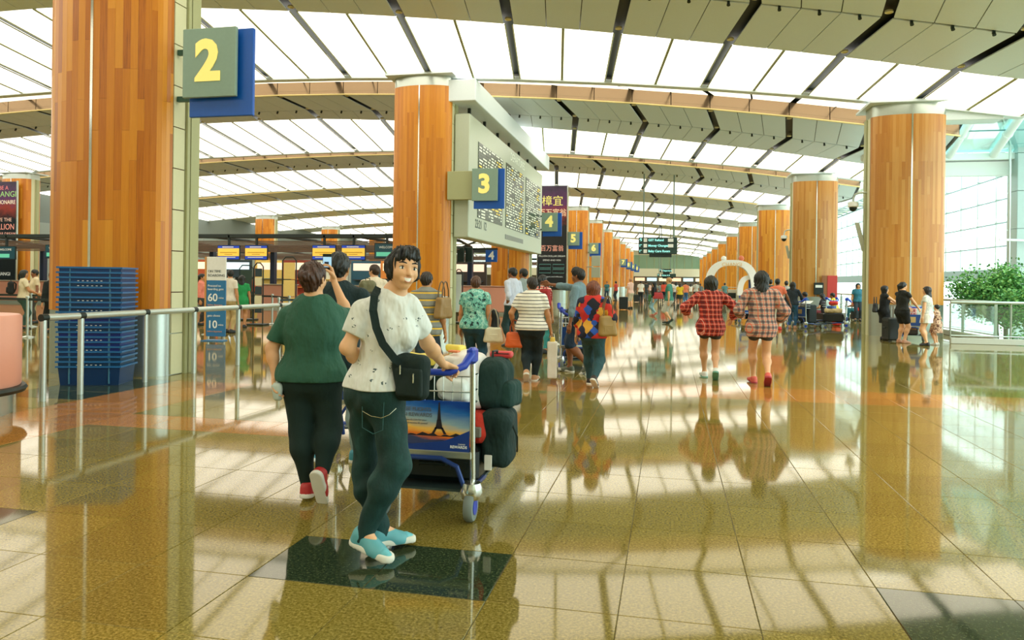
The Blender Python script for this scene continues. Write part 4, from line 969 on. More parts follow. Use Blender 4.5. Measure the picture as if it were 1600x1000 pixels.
def surf(fn, lo, hi, res, K=4):
    nb = np.maximum(np.ceil((hi - lo) / (res * K)).astype(int) + 1, 2)
    g = np.stack(np.meshgrid(*[np.arange(n) for n in nb], indexing='ij'), -1).reshape(-1, 3)
    dc = fn(lo + (g + .5) * res * K - .5 * res)
    act = np.abs(dc) < res * K * 1.35
    V = np.repeat(np.repeat(np.repeat(dc.reshape(nb), K, 0), K, 1), K, 2).astype(np.float32)
    ga = g[act]; sub = np.stack(np.meshgrid(*[np.arange(K)] * 3, indexing='ij'), -1).reshape(-1, 3)
    idx = (ga[:, None, :] * K + sub[None]).reshape(-1, 3)
    V[idx[:, 0], idx[:, 1], idx[:, 2]] = fn(lo + idx * res)
    N = V.shape; S = V < 0
    c = sum(S[o[0]:N[0] - 1 + o[0], o[1]:N[1] - 1 + o[1], o[2]:N[2] - 1 + o[2]].astype(np.int8) for o in _off)
    cells = np.argwhere((c > 0) & (c < 8))
    if len(cells) == 0: return np.zeros((0, 3)), np.zeros((0, 4), int)
    cv = np.stack([V[cells[:, 0] + o[0], cells[:, 1] + o[1], cells[:, 2] + o[2]] for o in _off], 1).astype(np.float64)
    acc = np.zeros((len(cells), 3)); cnt = np.zeros(len(cells))
    for a, b in _edg:
        va, vb = cv[:, a], cv[:, b]; m = (va < 0) != (vb < 0); t = np.where(m, va / np.where(m, va - vb, 1), 0)
        acc += np.where(m[:, None], _off[a] + t[:, None] * (_off[b] - _off[a]), 0); cnt += m
    verts = lo + (cells + acc / cnt[:, None]) * res
    id_ = np.full((N[0], N[1], N[2]), -1, dtype=np.int32); id_[cells[:, 0], cells[:, 1], cells[:, 2]] = np.arange(len(cells))
    quads = []
    for ax in range(3):
        u, v = (ax + 1) % 3, (ax + 2) % 3
        s0 = [slice(0, -1)] * 3; s1 = [slice(0, -1)] * 3; s1[ax] = slice(1, None)
        A, B = S[tuple(slice(0, n - 1) for n in N)], None
        sl = [slice(0, n - 1) for n in N]; sl2 = list(sl); sl2[ax] = slice(1, N[ax]); B = S[tuple(sl2)]
        e = np.argwhere(A != B); e = e[(e[:, u] > 0) & (e[:, v] > 0)]
        if not len(e): continue
        du = np.zeros(3, int); du[u] = 1; dv = np.zeros(3, int); dv[v] = 1
        q = np.stack([id_[tuple((e - du - dv).T)], id_[tuple((e - dv).T)], id_[tuple(e.T)], id_[tuple((e - du).T)]], 1)
        ins = A[tuple(e.T)]
        q[~ins] = q[~ins][:, ::-1]; quads.append(q)
    q = np.concatenate(quads); q = q[(q >= 0).all(1)]
    return verts, q
def np_mesh(name, parts, m):
    vs, qs, o = [], [], 0
    for v, q in parts:
        if len(v): vs.append(v); qs.append(q + o); o += len(v)
    v = np.concatenate(vs); q = np.concatenate(qs)
    me = bpy.data.meshes.new(name); me.vertices.add(len(v)); me.loops.add(len(q) * 4); me.polygons.add(len(q))
    me.vertices.foreach_set('co', v.astype(np.float32).ravel()); me.loops.foreach_set('vertex_index', q.astype(np.int32).ravel())
    me.polygons.foreach_set('loop_start', np.arange(len(q), dtype=np.int32) * 4); me.polygons.foreach_set('use_smooth', np.ones(len(q), bool))
    me.update(calc_edges=True); me.materials.append(m); return me
def child(name, parts, m, parent):
    me = np_mesh(name, parts, m); o = bpy.data.objects.new(name, me); COL.objects.link(o); o.parent = parent; return o
# hands: palm, four unequal bent fingers and a thumb from the side of the palm
_hands = {}
def hand_tmpl(curl, res):
    key = (curl, res)
    if key in _hands: return _hands[key]
    pr = [cap((0, 0, -.03), (0, 0, .02), .024, .026, .012), cap((-.02, 0, .03), (-.022, 0, .085), .022, .02, .012, ((0, 1, 0), 1.5)), cap((.02, 0, .03), (.02, 0, .088), .022, .02, .012, ((0, 1, 0), 1.5)), cap((0, 0, .03), (0, 0, .088), .022, .02, .012, ((0, 1, 0), 1.5))]
    for x, L, z in ((.031, .070, .088), (.011, .079, .092), (-.011, .073, .09), (-.031, .057, .083)):
        p = np.array((x, 0, z)); an = curl * .55
        for f, r0, r1, da in ((.46, .0092, .0086, curl * .8), (.31, .0086, .0078, curl * .6), (.23, .0078, .0068, 0)):
            d = np.array((x * .9 * (1 - curl * .5), math.sin(an), math.cos(an))); q = p + d * L * f; pr.append(cap(p, q, r0, r1, .005)); p = q; an += da
    p0, p1, p2, p3 = (.026, .004, .028), (.052, .012 + .014 * curl, .058), (.056 - .02 * curl, .022 + .03 * curl, .088), (.05 - .03 * curl, .03 + .04 * curl, .108)
    pr += [cap(p0, p1, .014, .0115, .01), cap(p1, p2, .0112, .0098, .006), cap(p2, p3, .0096, .0078, .005)]
    lo, hi = bounds(pr, .01); _hands[key] = surf(make_fn(pr), lo, hi, res); return _hands[key]
def place_hand(wr, zd, pn, H, curl, res):
    v, q = hand_tmpl(curl, res); s = H / 1.75
    z = unit(zd); y = A3(pn) - z * float(A3(pn) @ z); y = unit(y)
    return z, y, v * s, q
def hand_at(wr, zd, pn, side, H, curl, res):
    """side +1 right hand, -1 left hand; thumb side follows from palm normal and direction"""
    z, y, v, q = place_hand(wr, zd, pn, H, curl, res)
    x = np.cross(y, z) * (-side)
    B = np.stack([x, y, z], 0); out = v @ B + A3(wr)
    if np.linalg.det(B) < 0: q = q[:, ::-1]
    return out, q
def ik(a, b, l1, l2, pole):
    a, b = A3(a), A3(b); d = b - a; L = np.linalg.norm(d)
    if L > (l1 + l2) * .998: b = a + d / L * (l1 + l2) * .998; d = b - a; L = np.linalg.norm(d)
    n = d / L; x = (L * L + l1 * l1 - l2 * l2) / (2 * L); h = math.sqrt(max(l1 * l1 - x * x, 0)); po = A3(pole) - n * float(A3(pole) @ n); return a + n * x + unit(po) * h, b
def skel(H, stride=.0, lead=1, sw=.112, hw=.052, sit=0., lean=0., twist=0., hands=None, look=0., nod=0., legs=None, stance=.055, poles=None):
    """standing, walking or sitting figure facing +y, x to its right, all in body heights"""
    j = {}; dz = .02 * (abs(stride) / .4); hp = (.27 if sit else .525) - dz
    tw = Matrix.Rotation(twist, 3, 'Z'); py_ = -.02 if sit else 0.
    j['P'] = A3((0, py_, hp)); j['C'] = A3((0, py_ + lean * .55, hp + .185)); j['N'] = A3((0, py_ + lean, hp + .305 - abs(lean) * .12))
    j['tf'] = A3(tw @ Vector((0, 1, 0))); j['pf'] = A3((0, 1, 0))
    hr = Matrix.Rotation(look, 3, 'Z') @ Matrix.Rotation(nod, 3, 'X')
    j['hf'] = A3(hr @ Vector((0, 1, 0))); j['hu'] = A3(hr @ Vector((0, 0, 1)))
    j['H'] = j['N'] + A3((0, .012 + lean * .1, .098))
    hands = hands or {}
    for s, sd in ((1, 'R'), (-1, 'L')):
        j['sh' + sd] = j['N'] + A3(tw @ Vector((s * sw, 0, -.022)))
        j['hip' + sd] = j['P'] + A3((s * hw, 0, -.02))
        if legs and sd in legs: an, td = A3(legs[sd][0]), unit(legs[sd][1])
        else:
            fwd = stride / 2 * (1 if s == lead else -1); rear = stride > .05 and s != lead
            an = A3((s * stance, fwd + (-.01 if rear else 0), .046 + (.05 if rear else 0))); td = unit((s * .12, 1, -.75 if rear else (.12 if stride > .05 else 0)))
        j['kn' + sd], j['an' + sd] = ik(j['hip' + sd], an, .245, .235, (s * .1, 1, .15)); j['td' + sd] = td
        wr = hands.get(sd, (s * (sw + .045), .02 + .04 * s * lead * (1 if stride > .05 else 0), hp - .055))
        pole = (poles or {}).get(sd, (s * .6, -1, -.2))
        j['el' + sd], j['wr' + sd] = ik(j['sh' + sd], wr, .172, .148, pole)
    for k in j:
        if k[:2] in ('tf', 'pf', 'hf', 'hu', 'td'): continue
        j[k] = j[k] * H
    return j
def wrinkle(amp, seed, f=1.):
    r = np.random.RandomState(seed); ks = r.normal(size=(5, 3)) * np.array([22, 22, 13]) * f; ph = r.uniform(0, 6, 5)
    def w_(p): return amp * np.tanh(sum(np.sin(p @ k + 1.3 * np.sin(p @ k[::-1] * .6 + a) + a) for k, a in zip(ks, ph)) / 2.2)
    return w_
SKIN = {}
def skin(c):
    if c not in SKIN:
        t = NT('skin_%d_%d_%d' % c); l = lin(c); t.base(t.mix(t.noise(t.obj(), 14., 3.).outputs[0], tuple(v * .88 for v in l), tuple(min(1, v * 1.1) for v in l)))
        t.set(t.b, 'Subsurface Weight', .08); t.set(t.b, 'Subsurface Radius', (.02, .008, .004)); SKIN[c] = t.fin(.5)
    return SKIN[c]
def hairm(c):
    key = ('hair', c)
    if key not in MATS:
        t = NT('hair_%d_%d_%d' % c); l = lin(c); o = t.obj(); f = t.noise(t.scale(o, 60, 60, 6), 1., 4., .6).outputs[0]
        t.base(t.ramp(f, [(.3, tuple(v * .5 for v in l)), (.7, tuple(min(1, v * 1.7 + .002) for v in l))])); t.bump(f, .5, .01); MATS[key] = t.fin(.45)
    return MATS[key]
FAIR, TAN, BROWN = (224, 172, 128), (196, 138, 92), (140, 88, 56)
LEG = unit
def person(label, loc, rz, H, j, top=None, bottom=None, hair=('short', (18, 22, 22)), shoes=(40, 44, 46), sk=TAN, res=.012, fat=1., fem=False, group=None, hcurl=(.35, .35), hdir=None, face=False, sole=(226, 226, 216), seed=None, extra=None, ink=None, bare=None):
    t = thing('person', label, 'person', loc, rz, group)
    seed = seed if seed is not None else abs(hash(label)) % 9999
    seed = sum(ord(c) * (i + 3) for i, c in enumerate(label)) % 9973
    h = H; tf, pf = j['tf'], j['pf']; up = A3((0, 0, 1)); sp = unit(j['N'] - j['P'])
    W = fat; tr = unit(np.cross(tf, sp)); prr = unit(np.cross(pf, up)); bust = .012 * h if fem else 0
    # ---- torso pieces used by the body and, inflated, by the clothes
    def torso(e, hem=None):
        P, C, N = j['P'], j['C'], j['N']; o = []
        o.append(cap(P - prr * .042 * h * W + up * 0, P + prr * .042 * h * W, .066 * h * W + e, None, .05 * h, (pf, 1.15)))
        o.append(cap(P + sp * .02 * h, P + sp * .11 * h, .080 * h * W + e, .074 * h * W + e, .05 * h, (pf, 1.3)))
        o.append(cap(P + sp * .11 * h, C, .074 * h * W + e, .090 * h * W + e, .05 * h, (tf, 1.35)))
        o.append(cap(C, C + (N - C) * .62, .090 * h * W + e, .084 * h * W + e, .05 * h, (tf, 1.4)))
        for q_ in 'LR': o.append(cap(j['sh' + q_] + (N - j['sh' + q_]) * .12 - sp * .004 * h, N - sp * .012 * h, .031 * h + e * .7, .040 * h + e * .6, .03 * h))
        for q_ in 'LR': o.append(cap(j['sh' + q_] + (N - j['sh' + q_]) * .45, N + sp * .03 * h, .022 * h + e * .6, .024 * h + e * .5, .02 * h))
        o.append(cap(j['C'] + tf * .02 * h + sp * .02 * h - tr * .042 * h * W, j['C'] + tf * .02 * h + sp * .02 * h + tr * .042 * h * W, .05 * h * W + e + bust * .6, None, .04 * h))
        o.append(cap(j['N'] - sp * .05 * h, j['N'] - sp * .005 * h, .05 * h + e * .6, .036 * h + e * .5, .035 * h))
        o.append(cap(P - pf * .028 * h - prr * .036 * h - up * .02 * h, P - pf * .028 * h + prr * .036 * h - up * .02 * h, .056 * h * W + e, None, .04 * h))
        return o
    def arm(s, e, frac_u=1., frac_f=1.):
        sh, el, wr = j['sh' + s], j['el' + s], j['wr' + s]; o = [cap(sh, sh + (el - sh) * frac_u, .0285 * h * (W * .5 + .5) + e * .6, (.0285 - .0055 * frac_u) * h * (W * .5 + .5) + e, .016 * h)]
        if frac_u < 1: o[0] = o[0] + ([(sh + (el - sh) * frac_u, unit(el - sh))],)
        if frac_u >= 1 and frac_f > 0:
            o.append(cap(el, el + (wr - el) * .35 * min(1, frac_f / .35), .0225 * h + e, .0225 * h + e, .02 * h))
            if frac_f > .35: o.append(cap(el + (wr - el) * .35, el + (wr - el) * frac_f, .0225 * h + e, (.0225 - .0085 * frac_f) * h + e, .02 * h))
        return o
    def leg(s, e, fl=1., kk=.035):
        hp, kn, an = j['hip' + s], j['kn' + s], j['an' + s]; o = [cap(hp, hp + (kn - hp) * min(1, fl * 2), .056 * h * W + e, (.056 - .02 * min(1, fl * 2)) * h * W + e, kk * h)]
        if fl > .5:
            f2 = (fl - .5) * 2; bk_ = unit(np.cross(kn - an, np.cross(kn - hp, kn - an)) + 1e-6)
            mid = kn + (an - kn) * .3 - j['pf'] * .01 * h
            if f2 <= .3: o.append(cap(kn, kn + (mid - kn) * f2 / .3, .036 * h * W + e, .035 * h * W + e, .03 * h))
            else: o += [cap(kn, mid, .035 * h * W + e, .035 * h * W + e, .03 * h), cap(mid, mid + (an - mid) * (f2 - .3) / .7, .035 * h * W + e, (.035 - .0155 * (f2 - .3) / .7) * h * W + e, .03 * h)]
        return o
    # ---- head frame
    hf, hu = unit(j['hf']), unit(j['hu']); hr_ = np.cross(hf, hu); hu = np.cross(hr_, hf); hs = .136 * h
    def hp_(x, y, z): return j['H'] + (hr_ * x + hf * y + hu * z) * hs
    X = (hr_, 1.13)
    head = [cap(hp_(0, -.10, .15), hp_(0, .02, .15), .345 * hs, None, .03, X), cap(hp_(0, .10, .04), hp_(0, .14, -.2), .275 * hs, .2 * hs, .03, (hr_, 1.06)),
            cap(hp_(-.16, .02, -.2), hp_(-.02, .22, -.38), .09 * hs, .075 * hs, .03), cap(hp_(.16, .02, -.2), hp_(.02, .22, -.38), .09 * hs, .075 * hs, .03),
            cap(hp_(0, .365, .07), hp_(0, .455, -.115), .024 * hs, .05 * hs, .01), cap(hp_(-.055, .385, -.14), hp_(.055, .385, -.14), .038 * hs, None, .01),
            cap(hp_(-.16, .315, .09), hp_(.16, .315, .09), .05 * hs, None, .018), cap(hp_(-.17, .23, -.12), hp_(-.15, .25, -.1), .11 * hs, None, .03), cap(hp_(.17, .23, -.12), hp_(.15, .25, -.1), .11 * hs, None, .03),
            cap(hp_(-.09, .34, -.26), hp_(.09, .34, -.26), .06 * hs, None, .015)]
    for s in (-1, 1): head += [cap(hp_(s * .335, -.04, .02), hp_(s * .325, -.02, -.1), .085 * hs, .06 * hs, .008, (hr_ + hf * s * .3, 2.2))]
    subs = [cap(hp_(s * .125, .42, .015), hp_(s * .175, .40, .012), .05 * hs, None, .012) for s in (-1, 1)]
    neck = [cap(j['N'] - up * .02 * h, hp_(0, -.1, -.22), .033 * h, .030 * h, .02 * h)]
    body = torso(0) + neck + head
    for s in 'LR': body += arm(s, 0) + leg(s, 0)
    for s in 'LR':
        an, td = j['an' + s], unit(j['td' + s]); dn = unit(np.cross(np.cross(td, -up), td)) if abs(td[2]) < .95 else -up
        body.append(cap(an, an + td * .06 * h + dn * .025 * h, .022 * h, .016 * h, .02 * h))
    if bare: body += bare(h)
    lo, hi = bounds(body); parts = [surf(make_fn(body, subs), lo, hi, res)]
    hres = .0045 if res < .014 else .007
    for s, sd in ((1, 'R'), (-1, 'L')):
        zd = j['wr' + sd] - j['el' + sd]; pn = -tr * s + tf * -.2
        if hdir and sd in hdir: zd, pn = hdir[sd]
        parts.append(hand_at(j['wr' + sd] + unit(zd) * .012 * h, zd, pn, s, h, hcurl[0 if s < 0 else 1], hres))
    child('body', parts, skin(sk), t)
    e0 = .011 * h * .6
    # ---- clothes
    if bottom:
        kind, m, fl, loose = bottom['kind'], bottom['m'], bottom.get('len', .97), bottom.get('loose', .006); e = max(loose, .0065, bottom.get('wr', .004) + .0025)
        if kind in ('trousers', 'shorts'):
            pr = torso(e)[:2] + torso(e)[-1:]
            cuts = [(j['P'] + up * .075 * h, up)]
            for s in 'LR':
                l_ = leg(s, e, fl, .035); pr += l_
                if kind == 'shorts': kn = j['kn' + s]; hp2 = j['hip' + s]; pr.append(cap(hp2, hp2 + (kn - hp2) * min(1, fl * 2), .06 * h * W + e, .05 * h * W + e, .02 * h))
            if kind == 'shorts': cuts += []
            lo, hi = bounds(pr); child('trousers' if kind == 'trousers' else 'shorts', [surf(make_fn(pr, (), cuts, wrinkle(bottom.get('wr', .004), seed)), lo, hi, res)], m, t)
        else:
            z1 = fl * h; wz = j['P'] + up * .09 * h; kc = A3((j['P'][0], j['P'][1] + .005 * h, z1))
            pr = torso(e)[:2] + torso(e)[-1:] + [cap(j['P'], kc - up * .06 * h, .082 * h * W + e, .094 * h * W + loose * 3, .03 * h, (pf, 1.12))]
            for s in 'LR': pr += leg(s, e + .008, .5 * min(1, max(.1, (j['P'][2] - z1) / (.25 * h))), .06)
            lo, hi = bounds(pr); child('skirt', [surf(make_fn(pr, (), [(wz, up), (kc, -up)], wrinkle(.005, seed)), lo, hi, res)], m, t)
    if top:
        m, sl, hem, loose = top['m'], top.get('sleeve', 'short'), top.get('hem', .50), top.get('loose', .010); e = loose
        pr = torso(e); cuts = [(j['N'] + sp * (.05 * h), sp)]; nsub = [cap(j['N'] + sp * .035 * h + tf * .02 * h, j['H'], .037 * h, .05 * h, .006)]; z1 = hem * h - (.525 * h - j['P'][2])
        kc = A3((j['P'][0], j['P'][1], z1)); fl_ = top.get('flare', .012)
        pr.append(cap(j['P'] - prr * .048 * h * W - up * .012 * h, j['P'] + prr * .048 * h * W - up * .012 * h, .072 * h * W + e + fl_ * .4, None, .04 * h, (pf, 1.06)))
        if top.get('long'): pr.append(cap(j['P'] + up * .1 * h, kc - up * .05 * h, .086 * h * W + e, .086 * h * W + e + fl_, .05 * h, (pf, 1.15)))
        else: pr.append(cap(j['P'] + up * .06 * h, j['P'] + up * .0, .078 * h * W + e, .086 * h * W + e + fl_, .04 * h, (pf, 1.2)))
        for s in 'LR':
            es = e + top.get('sl_loose', .006)
            if sl == 'short': pr += arm(s, es, top.get('fr', .62), 0)
            elif sl == 'long': pr += arm(s, es, 1., top.get('fr', .93))
            elif sl == 'elbow': pr += arm(s, es, 1., .3)
            else: pr += arm(s, es * .6, .12, 0)
        hn = -unit(sp * .5 + up * .5) if top.get('tilt') else -up
        lo, hi = bounds(pr); child(top.get('name', 'shirt'), [surf(make_fn(pr, nsub, cuts + [(kc, hn)], wrinkle(top.get('wr', .005), seed + 5)), lo, hi, res)], m, t)
        if top.get('dress'): pass
    # ---- hair
    style, hc = hair; hm = hairm(hc); G = .04
    pr = [cap(hp_(0, -.11, .17), hp_(0, .01, .18), (.365 + G) * hs, None, .03, X)]
    sb = [cap(hp_(0, .52, -.14), hp_(0, .36, -.62), .36 * hs, .5 * hs, .03)]; cuts = []
    if style == 'short': pr += [cap(hp_(0, -.2, 0), hp_(0, -.2, -.2), .26 * hs, .2 * hs, .05)]; cuts = [(hp_(0, 0, -.3), -hu)]; sb.append(cap(hp_(-.4, .1, -.22), hp_(.4, .1, -.22), .17 * hs, None, .02)); 
    elif style == 'quiff': pr += [cap(hp_(0, -.2, 0), hp_(0, -.2, -.2), .26 * hs, .19 * hs, .05), cap(hp_(-.1, .2, .44), hp_(.1, .2, .46), .16 * hs, None, .08)]; cuts = [(hp_(0, 0, -.28), -hu)]; sb.append(cap(hp_(-.4, .1, -.2), hp_(.4, .1, -.2), .2 * hs, None, .02))
    elif style == 'mop':
        pr = [cap(hp_(0, -.12, .15), hp_(0, .0, .16), .378 * hs, None, .03, X), cap(hp_(0, -.24, 0), hp_(0, -.2, -.34), .27 * hs, .2 * hs, .06), cap(hp_(-.29, -.06, .1), hp_(-.3, .02, -.16), .13 * hs, .07 * hs, .04), cap(hp_(.29, -.06, .1), hp_(.3, .02, -.16), .13 * hs, .07 * hs, .04), cap(hp_(-.16, .1, .42), hp_(.1, .3, .36), .13 * hs, .1 * hs, .04)]
        pr += [cap(hp_(-.1 + .08 * q, .24, .38), hp_(-.25 + .16 * q, .37 - .05 * abs(q - 1.2), .27 - .02 * q), .075 * hs, .035 * hs, .02) for q in range(4)] + [cap(hp_(.1 * q, -.18 - .1 * (q % 2), .5), hp_(.1 * q - .1, -.34, .56), .03 * hs, .008 * hs, .02) for q in (-1, 0, 1)]
        sb = [cap(hp_(.03, .6, -.15), hp_(0, .36, -.62), .4 * hs, .5 * hs, .02)]; cuts = [(hp_(0, 0, -.5), -hu)]
    elif style == 'bob': pr += [cap(hp_(0, -.16, 0), hp_(0, -.2, -.62), .36 * hs, .3 * hs, .08, (hf, 1.15))] + [cap(hp_(s * .28, -.02, .1), hp_(s * .3, .0, -.55), .15 * hs, .13 * hs, .06) for s in (-1, 1)]; cuts = [(hp_(0, 0, -.72), -hu)]
    elif style == 'long': pr += [cap(hp_(0, -.18, 0), hp_(0, -.3, -.7), .34 * hs, .3 * hs, .08, (hf, 1.25)), cap(hp_(0, -.3, -.6), hp_(0, -.34, -1.5), .3 * hs, .17 * hs, .08, (hf, 1.7))] + [cap(hp_(s * .28, -.03, .1), hp_(s * .3, -.05, -.6), .14 * hs, .1 * hs, .06) for s in (-1, 1)]
    elif style == 'pony': pr += [cap(hp_(0, -.2, 0), hp_(0, -.2, -.15), .27 * hs, .2 * hs, .05), cap(hp_(0, -.44, .2), hp_(0, -.58, .1), .08 * hs, .12 * hs, .03), cap(hp_(0, -.58, .1), hp_(0, -.5, -.95), .13 * hs, .05 * hs, .04)]
    elif style == 'bun': pr += [cap(hp_(0, -.2, 0), hp_(0, -.2, -.24), .27 * hs, .2 * hs, .05), cap(hp_(-.03, -.53, .14), hp_(.03, -.53, .12), .17 * hs, None, .012)]; cuts = [(hp_(0, 0, -.38), -hu)]
    if style != 'bald':
        def strands(p):
            q = p - j['H']; x, y, z = q @ hr_, q @ hf, q @ hu; a = np.arctan2(x, -y)
            return .007 * np.sin(a * 17 + 5 * np.sin(z * 14 + seed)) * np.sin(z * 22 + a * 3 + seed) + .004 * np.sin(a * 41 + z * 12)
        lo, hi = bounds(pr); ho = child('hair', [surf(make_fn(pr, sb, cuts, strands), lo, hi, min(res, .016))], hm, t)
    if style == 'bun' and res < .008:
        tq = MB().tube([Vector(hp_(.15 * math.cos(a_ * .523), -.46, .13 + .15 * math.sin(a_ * .523))) for a_ in range(12)], .03 * hs, 6, True).build('hair_tie', M((190, 84, 72), .6, name='hair_tie_coral'), ho, True)
    # ---- shoes
    if shoes:
        sm = M(shoes, .5) if not isinstance(shoes, bpy.types.Material) else shoes
        for s in 'LR':
            an, td = j['an' + s], unit(j['td' + s]); sd = unit(np.cross(td, up)); dn = -unit(np.cross(sd, td))
            if dn[2] > 0: dn = -dn
            q = lambda f, d, x=0.: an + td * f * h + dn * d * h + sd * x * h
            pr = [cap(q(-.018, .012), q(-.022, .03), .024 * h, .024 * h, .02 * h), cap(q(-.02, .03), q(.06, .034), .0225 * h, .024 * h, .02 * h, (sd, .95)), cap(q(.05, .036), q(.098, .04), .0235 * h, .019 * h, .02 * h, (sd, .85)), cap(q(-.012, 0), q(.03, .02), .023 * h, .022 * h, .02 * h)]
            lo, hi = bounds(pr); so = child('shoe', [surf(make_fn(pr, (), [(q(0, .046), dn), (q(0, -.012), -dn + td * .12)]), lo, hi, min(res, .009))], sm, t)
            if res < .008:
                lb = MB()
                for f_ in (.022, .036, .05, .064): lb.tube([Vector(q(f_, .010 + (f_ - .022) * .36, -.0175)), Vector(q(f_ + .004, -.004 + (f_ - .022) * .36, 0)), Vector(q(f_, .010 + (f_ - .022) * .36, .0175))], .003, 5)
                lb.build('laces', WHITE, so, kind='stuff')
                ps0 = [cap(q(.088, .034), q(.1, .036), .0205 * h, .017 * h, .01 * h)]
                lo, hi = bounds(ps0); child('toe_cap', [surf(make_fn(ps0, (), [(q(0, .046), dn)]), lo, hi, .004)], M(tuple(min(255, int(v * 1.12)) for v in shoes), .5), so)
            if res < .013:
                ps = [cap(q(-.022, .04), q(.03, .04), .0300 * h, .0285 * h, .01 * h), cap(q(.03, .04), q(.096, .04), .0285 * h, .0275 * h, .01 * h)]
                lo, hi = bounds(ps); child('sole', [surf(make_fn(ps, (), [(q(0, .0475), dn), (q(0, .026), -dn)]), lo, hi, .007)], M(sole, .6), so)
    # ---- eyes, brows
    if face:
        for s in (-1, 1):
            c = hp_(s * .145, .325, .012); v, q = surf(make_fn([cap(c - hr_ * .028 * hs, c + hr_ * .028 * hs, .04 * hs, None, .001)]), c - .03, c + .03, .002)
            eo = child('eye', [(v, q)], M((238, 236, 228), .2, name='eye_white'), t)
            c2 = c + (hf * .014 + hu * .0) * hs; v, q = surf(make_fn([cap(c2, c2, .034 * hs, None, .001)]), c2 - .02, c2 + .02, .0016); child('iris', [(v, q)], M((24, 18, 14), .15, name='iris_dark'), eo)
            le = [cap(hp_(s * .075, .352, .03), hp_(s * .145, .366, .058), .008 * hs, .01 * hs, .002), cap(hp_(s * .145, .366, .058), hp_(s * .215, .335, .03), .01 * hs, .008 * hs, .002)]
            lo, hi = bounds(le, .006); child('eyelid', [surf(make_fn(le), lo, hi, .0012)], M((40, 26, 20), .5, name='lash_brown'), t)
            ea, eb = hp_(s * .065, .385, .125), hp_(s * .235, .335, .13); pe = [cap(ea, (ea + eb) / 2 + hu * .022 * hs + hf * .012 * hs, .016 * hs, .02 * hs, .004), cap((ea + eb) / 2 + hu * .022 * hs + hf * .012 * hs, eb, .02 * hs, .009 * hs, .004)]
            lo, hi = bounds(pe, .006); child('eyebrow', [surf(make_fn(pe), lo, hi, .0016)], hm, t)
    return t, j
# ------------------------------------------------------------ bags and luggage
def rb_fn(s, r, amp, seed, taper=0., bulge=0.):
    w_ = wrinkle(amp, seed)
    def fn(p):
        k = 1 + taper * (p[:, 2] / s[2]); q = np.abs(np.stack([p[:, 0] / k, p[:, 1] / k, p[:, 2]], 1)) - (np.array(s) - r)
        return np.linalg.norm(np.maximum(q, 0), axis=1) + np.minimum(q.max(1), 0) - r + w_(p)
    return fn
def soft(name, size, m, parent, r=.04, amp=.004, taper=0., loc=(0, 0, 0), res=.012, seed=1):
    s = np.array(size) / 2; hi = s * (1 + abs(taper)) + .03
    me = np_mesh(name, [surf(rb_fn(s, r, amp, seed, taper), -hi, hi, res)], m); o = bpy.data.objects.new(name, me); COL.objects.link(o); o.parent = parent; o.location = loc; return o
def handbag(label, loc, rz, size, c, strap_h, strap_w, cat='handbag', name='handbag', sc2=None, res=.012, taper=-.12, single=False):
    """loc is the bag's bottom centre; two looped straps rise strap_h above it"""
    t = thing(name, label, cat, loc, rz); m = M(c, .45); m2 = M(sc2 or tuple(int(v * .7) for v in c), .45)
    soft('body', size, m, t, min(size) * .3, .004, taper, (0, 0, size[2] / 2), res)
    z = size[2] * .93
    for sy in ((0,) if single else (-1, 1)):
        y = sy * size[1] * .25
        MB().tube([(-strap_w, y, z - .03), (-strap_w * .9, y, z + strap_h * .5), (-strap_w * .4, y, z + strap_h * .93), (0, y, z + strap_h), (strap_w * .4, y, z + strap_h * .93), (strap_w * .9, y, z + strap_h * .5), (strap_w, y, z - .03)], .009, 6).build('strap', m2, t, True)
    MB().rbox(-size[0] * .28, -size[1] * .5 - .004, size[2] * .2, size[0] * .28, -size[1] * .44, size[2] * .55, .006).build('pocket', m, t)
    return t
def suitcase(label, loc, rz, size, c, handle=True, flat=False):
    t = thing('suitcase', label, 'suitcase', loc, rz); w_, d_, h_ = size; m = M(c, .4)
    MB().rbox(-w_ / 2, -d_ / 2, .035, w_ / 2, d_ / 2, h_, .035).build('shell', m, t)
    rb = MB()
    for i in range(5): rb.box(-w_ * .36 + i * w_ * .18 - .01, -d_ / 2 - .006, .12, -w_ * .36 + i * w_ * .18 + .01, -d_ / 2 + .004, h_ - .1)
    rb.build('ribs', m, t, kind='stuff')
    MB().tube([(-w_ * .15, -d_ / 2 - .005, h_ * .55), (-w_ * .15, -d_ / 2 - .03, h_ * .58), (w_ * .15, -d_ / 2 - .03, h_ * .58), (w_ * .15, -d_ / 2 - .005, h_ * .55)], .01, 6).build('grip', BLACK, t)
    for sx in (-1, 1):
        for sy in (-1, 1): MB().lathe([(.01, -.016), (.03, -.014), (.03, .014), (.01, .016)], 10, (sx * (w_ / 2 - .05), sy * (d_ / 2 - .05), .032), 'X').build('wheel', BLACK, t)
    if handle: MB().tube([(-.09, .06, h_ - .01), (-.09, .06, h_ + .32), (.09, .06, h_ + .32), (.09, .06, h_ - .01)], .011, 6).build('pull_handle', STEEL, t)
    return t
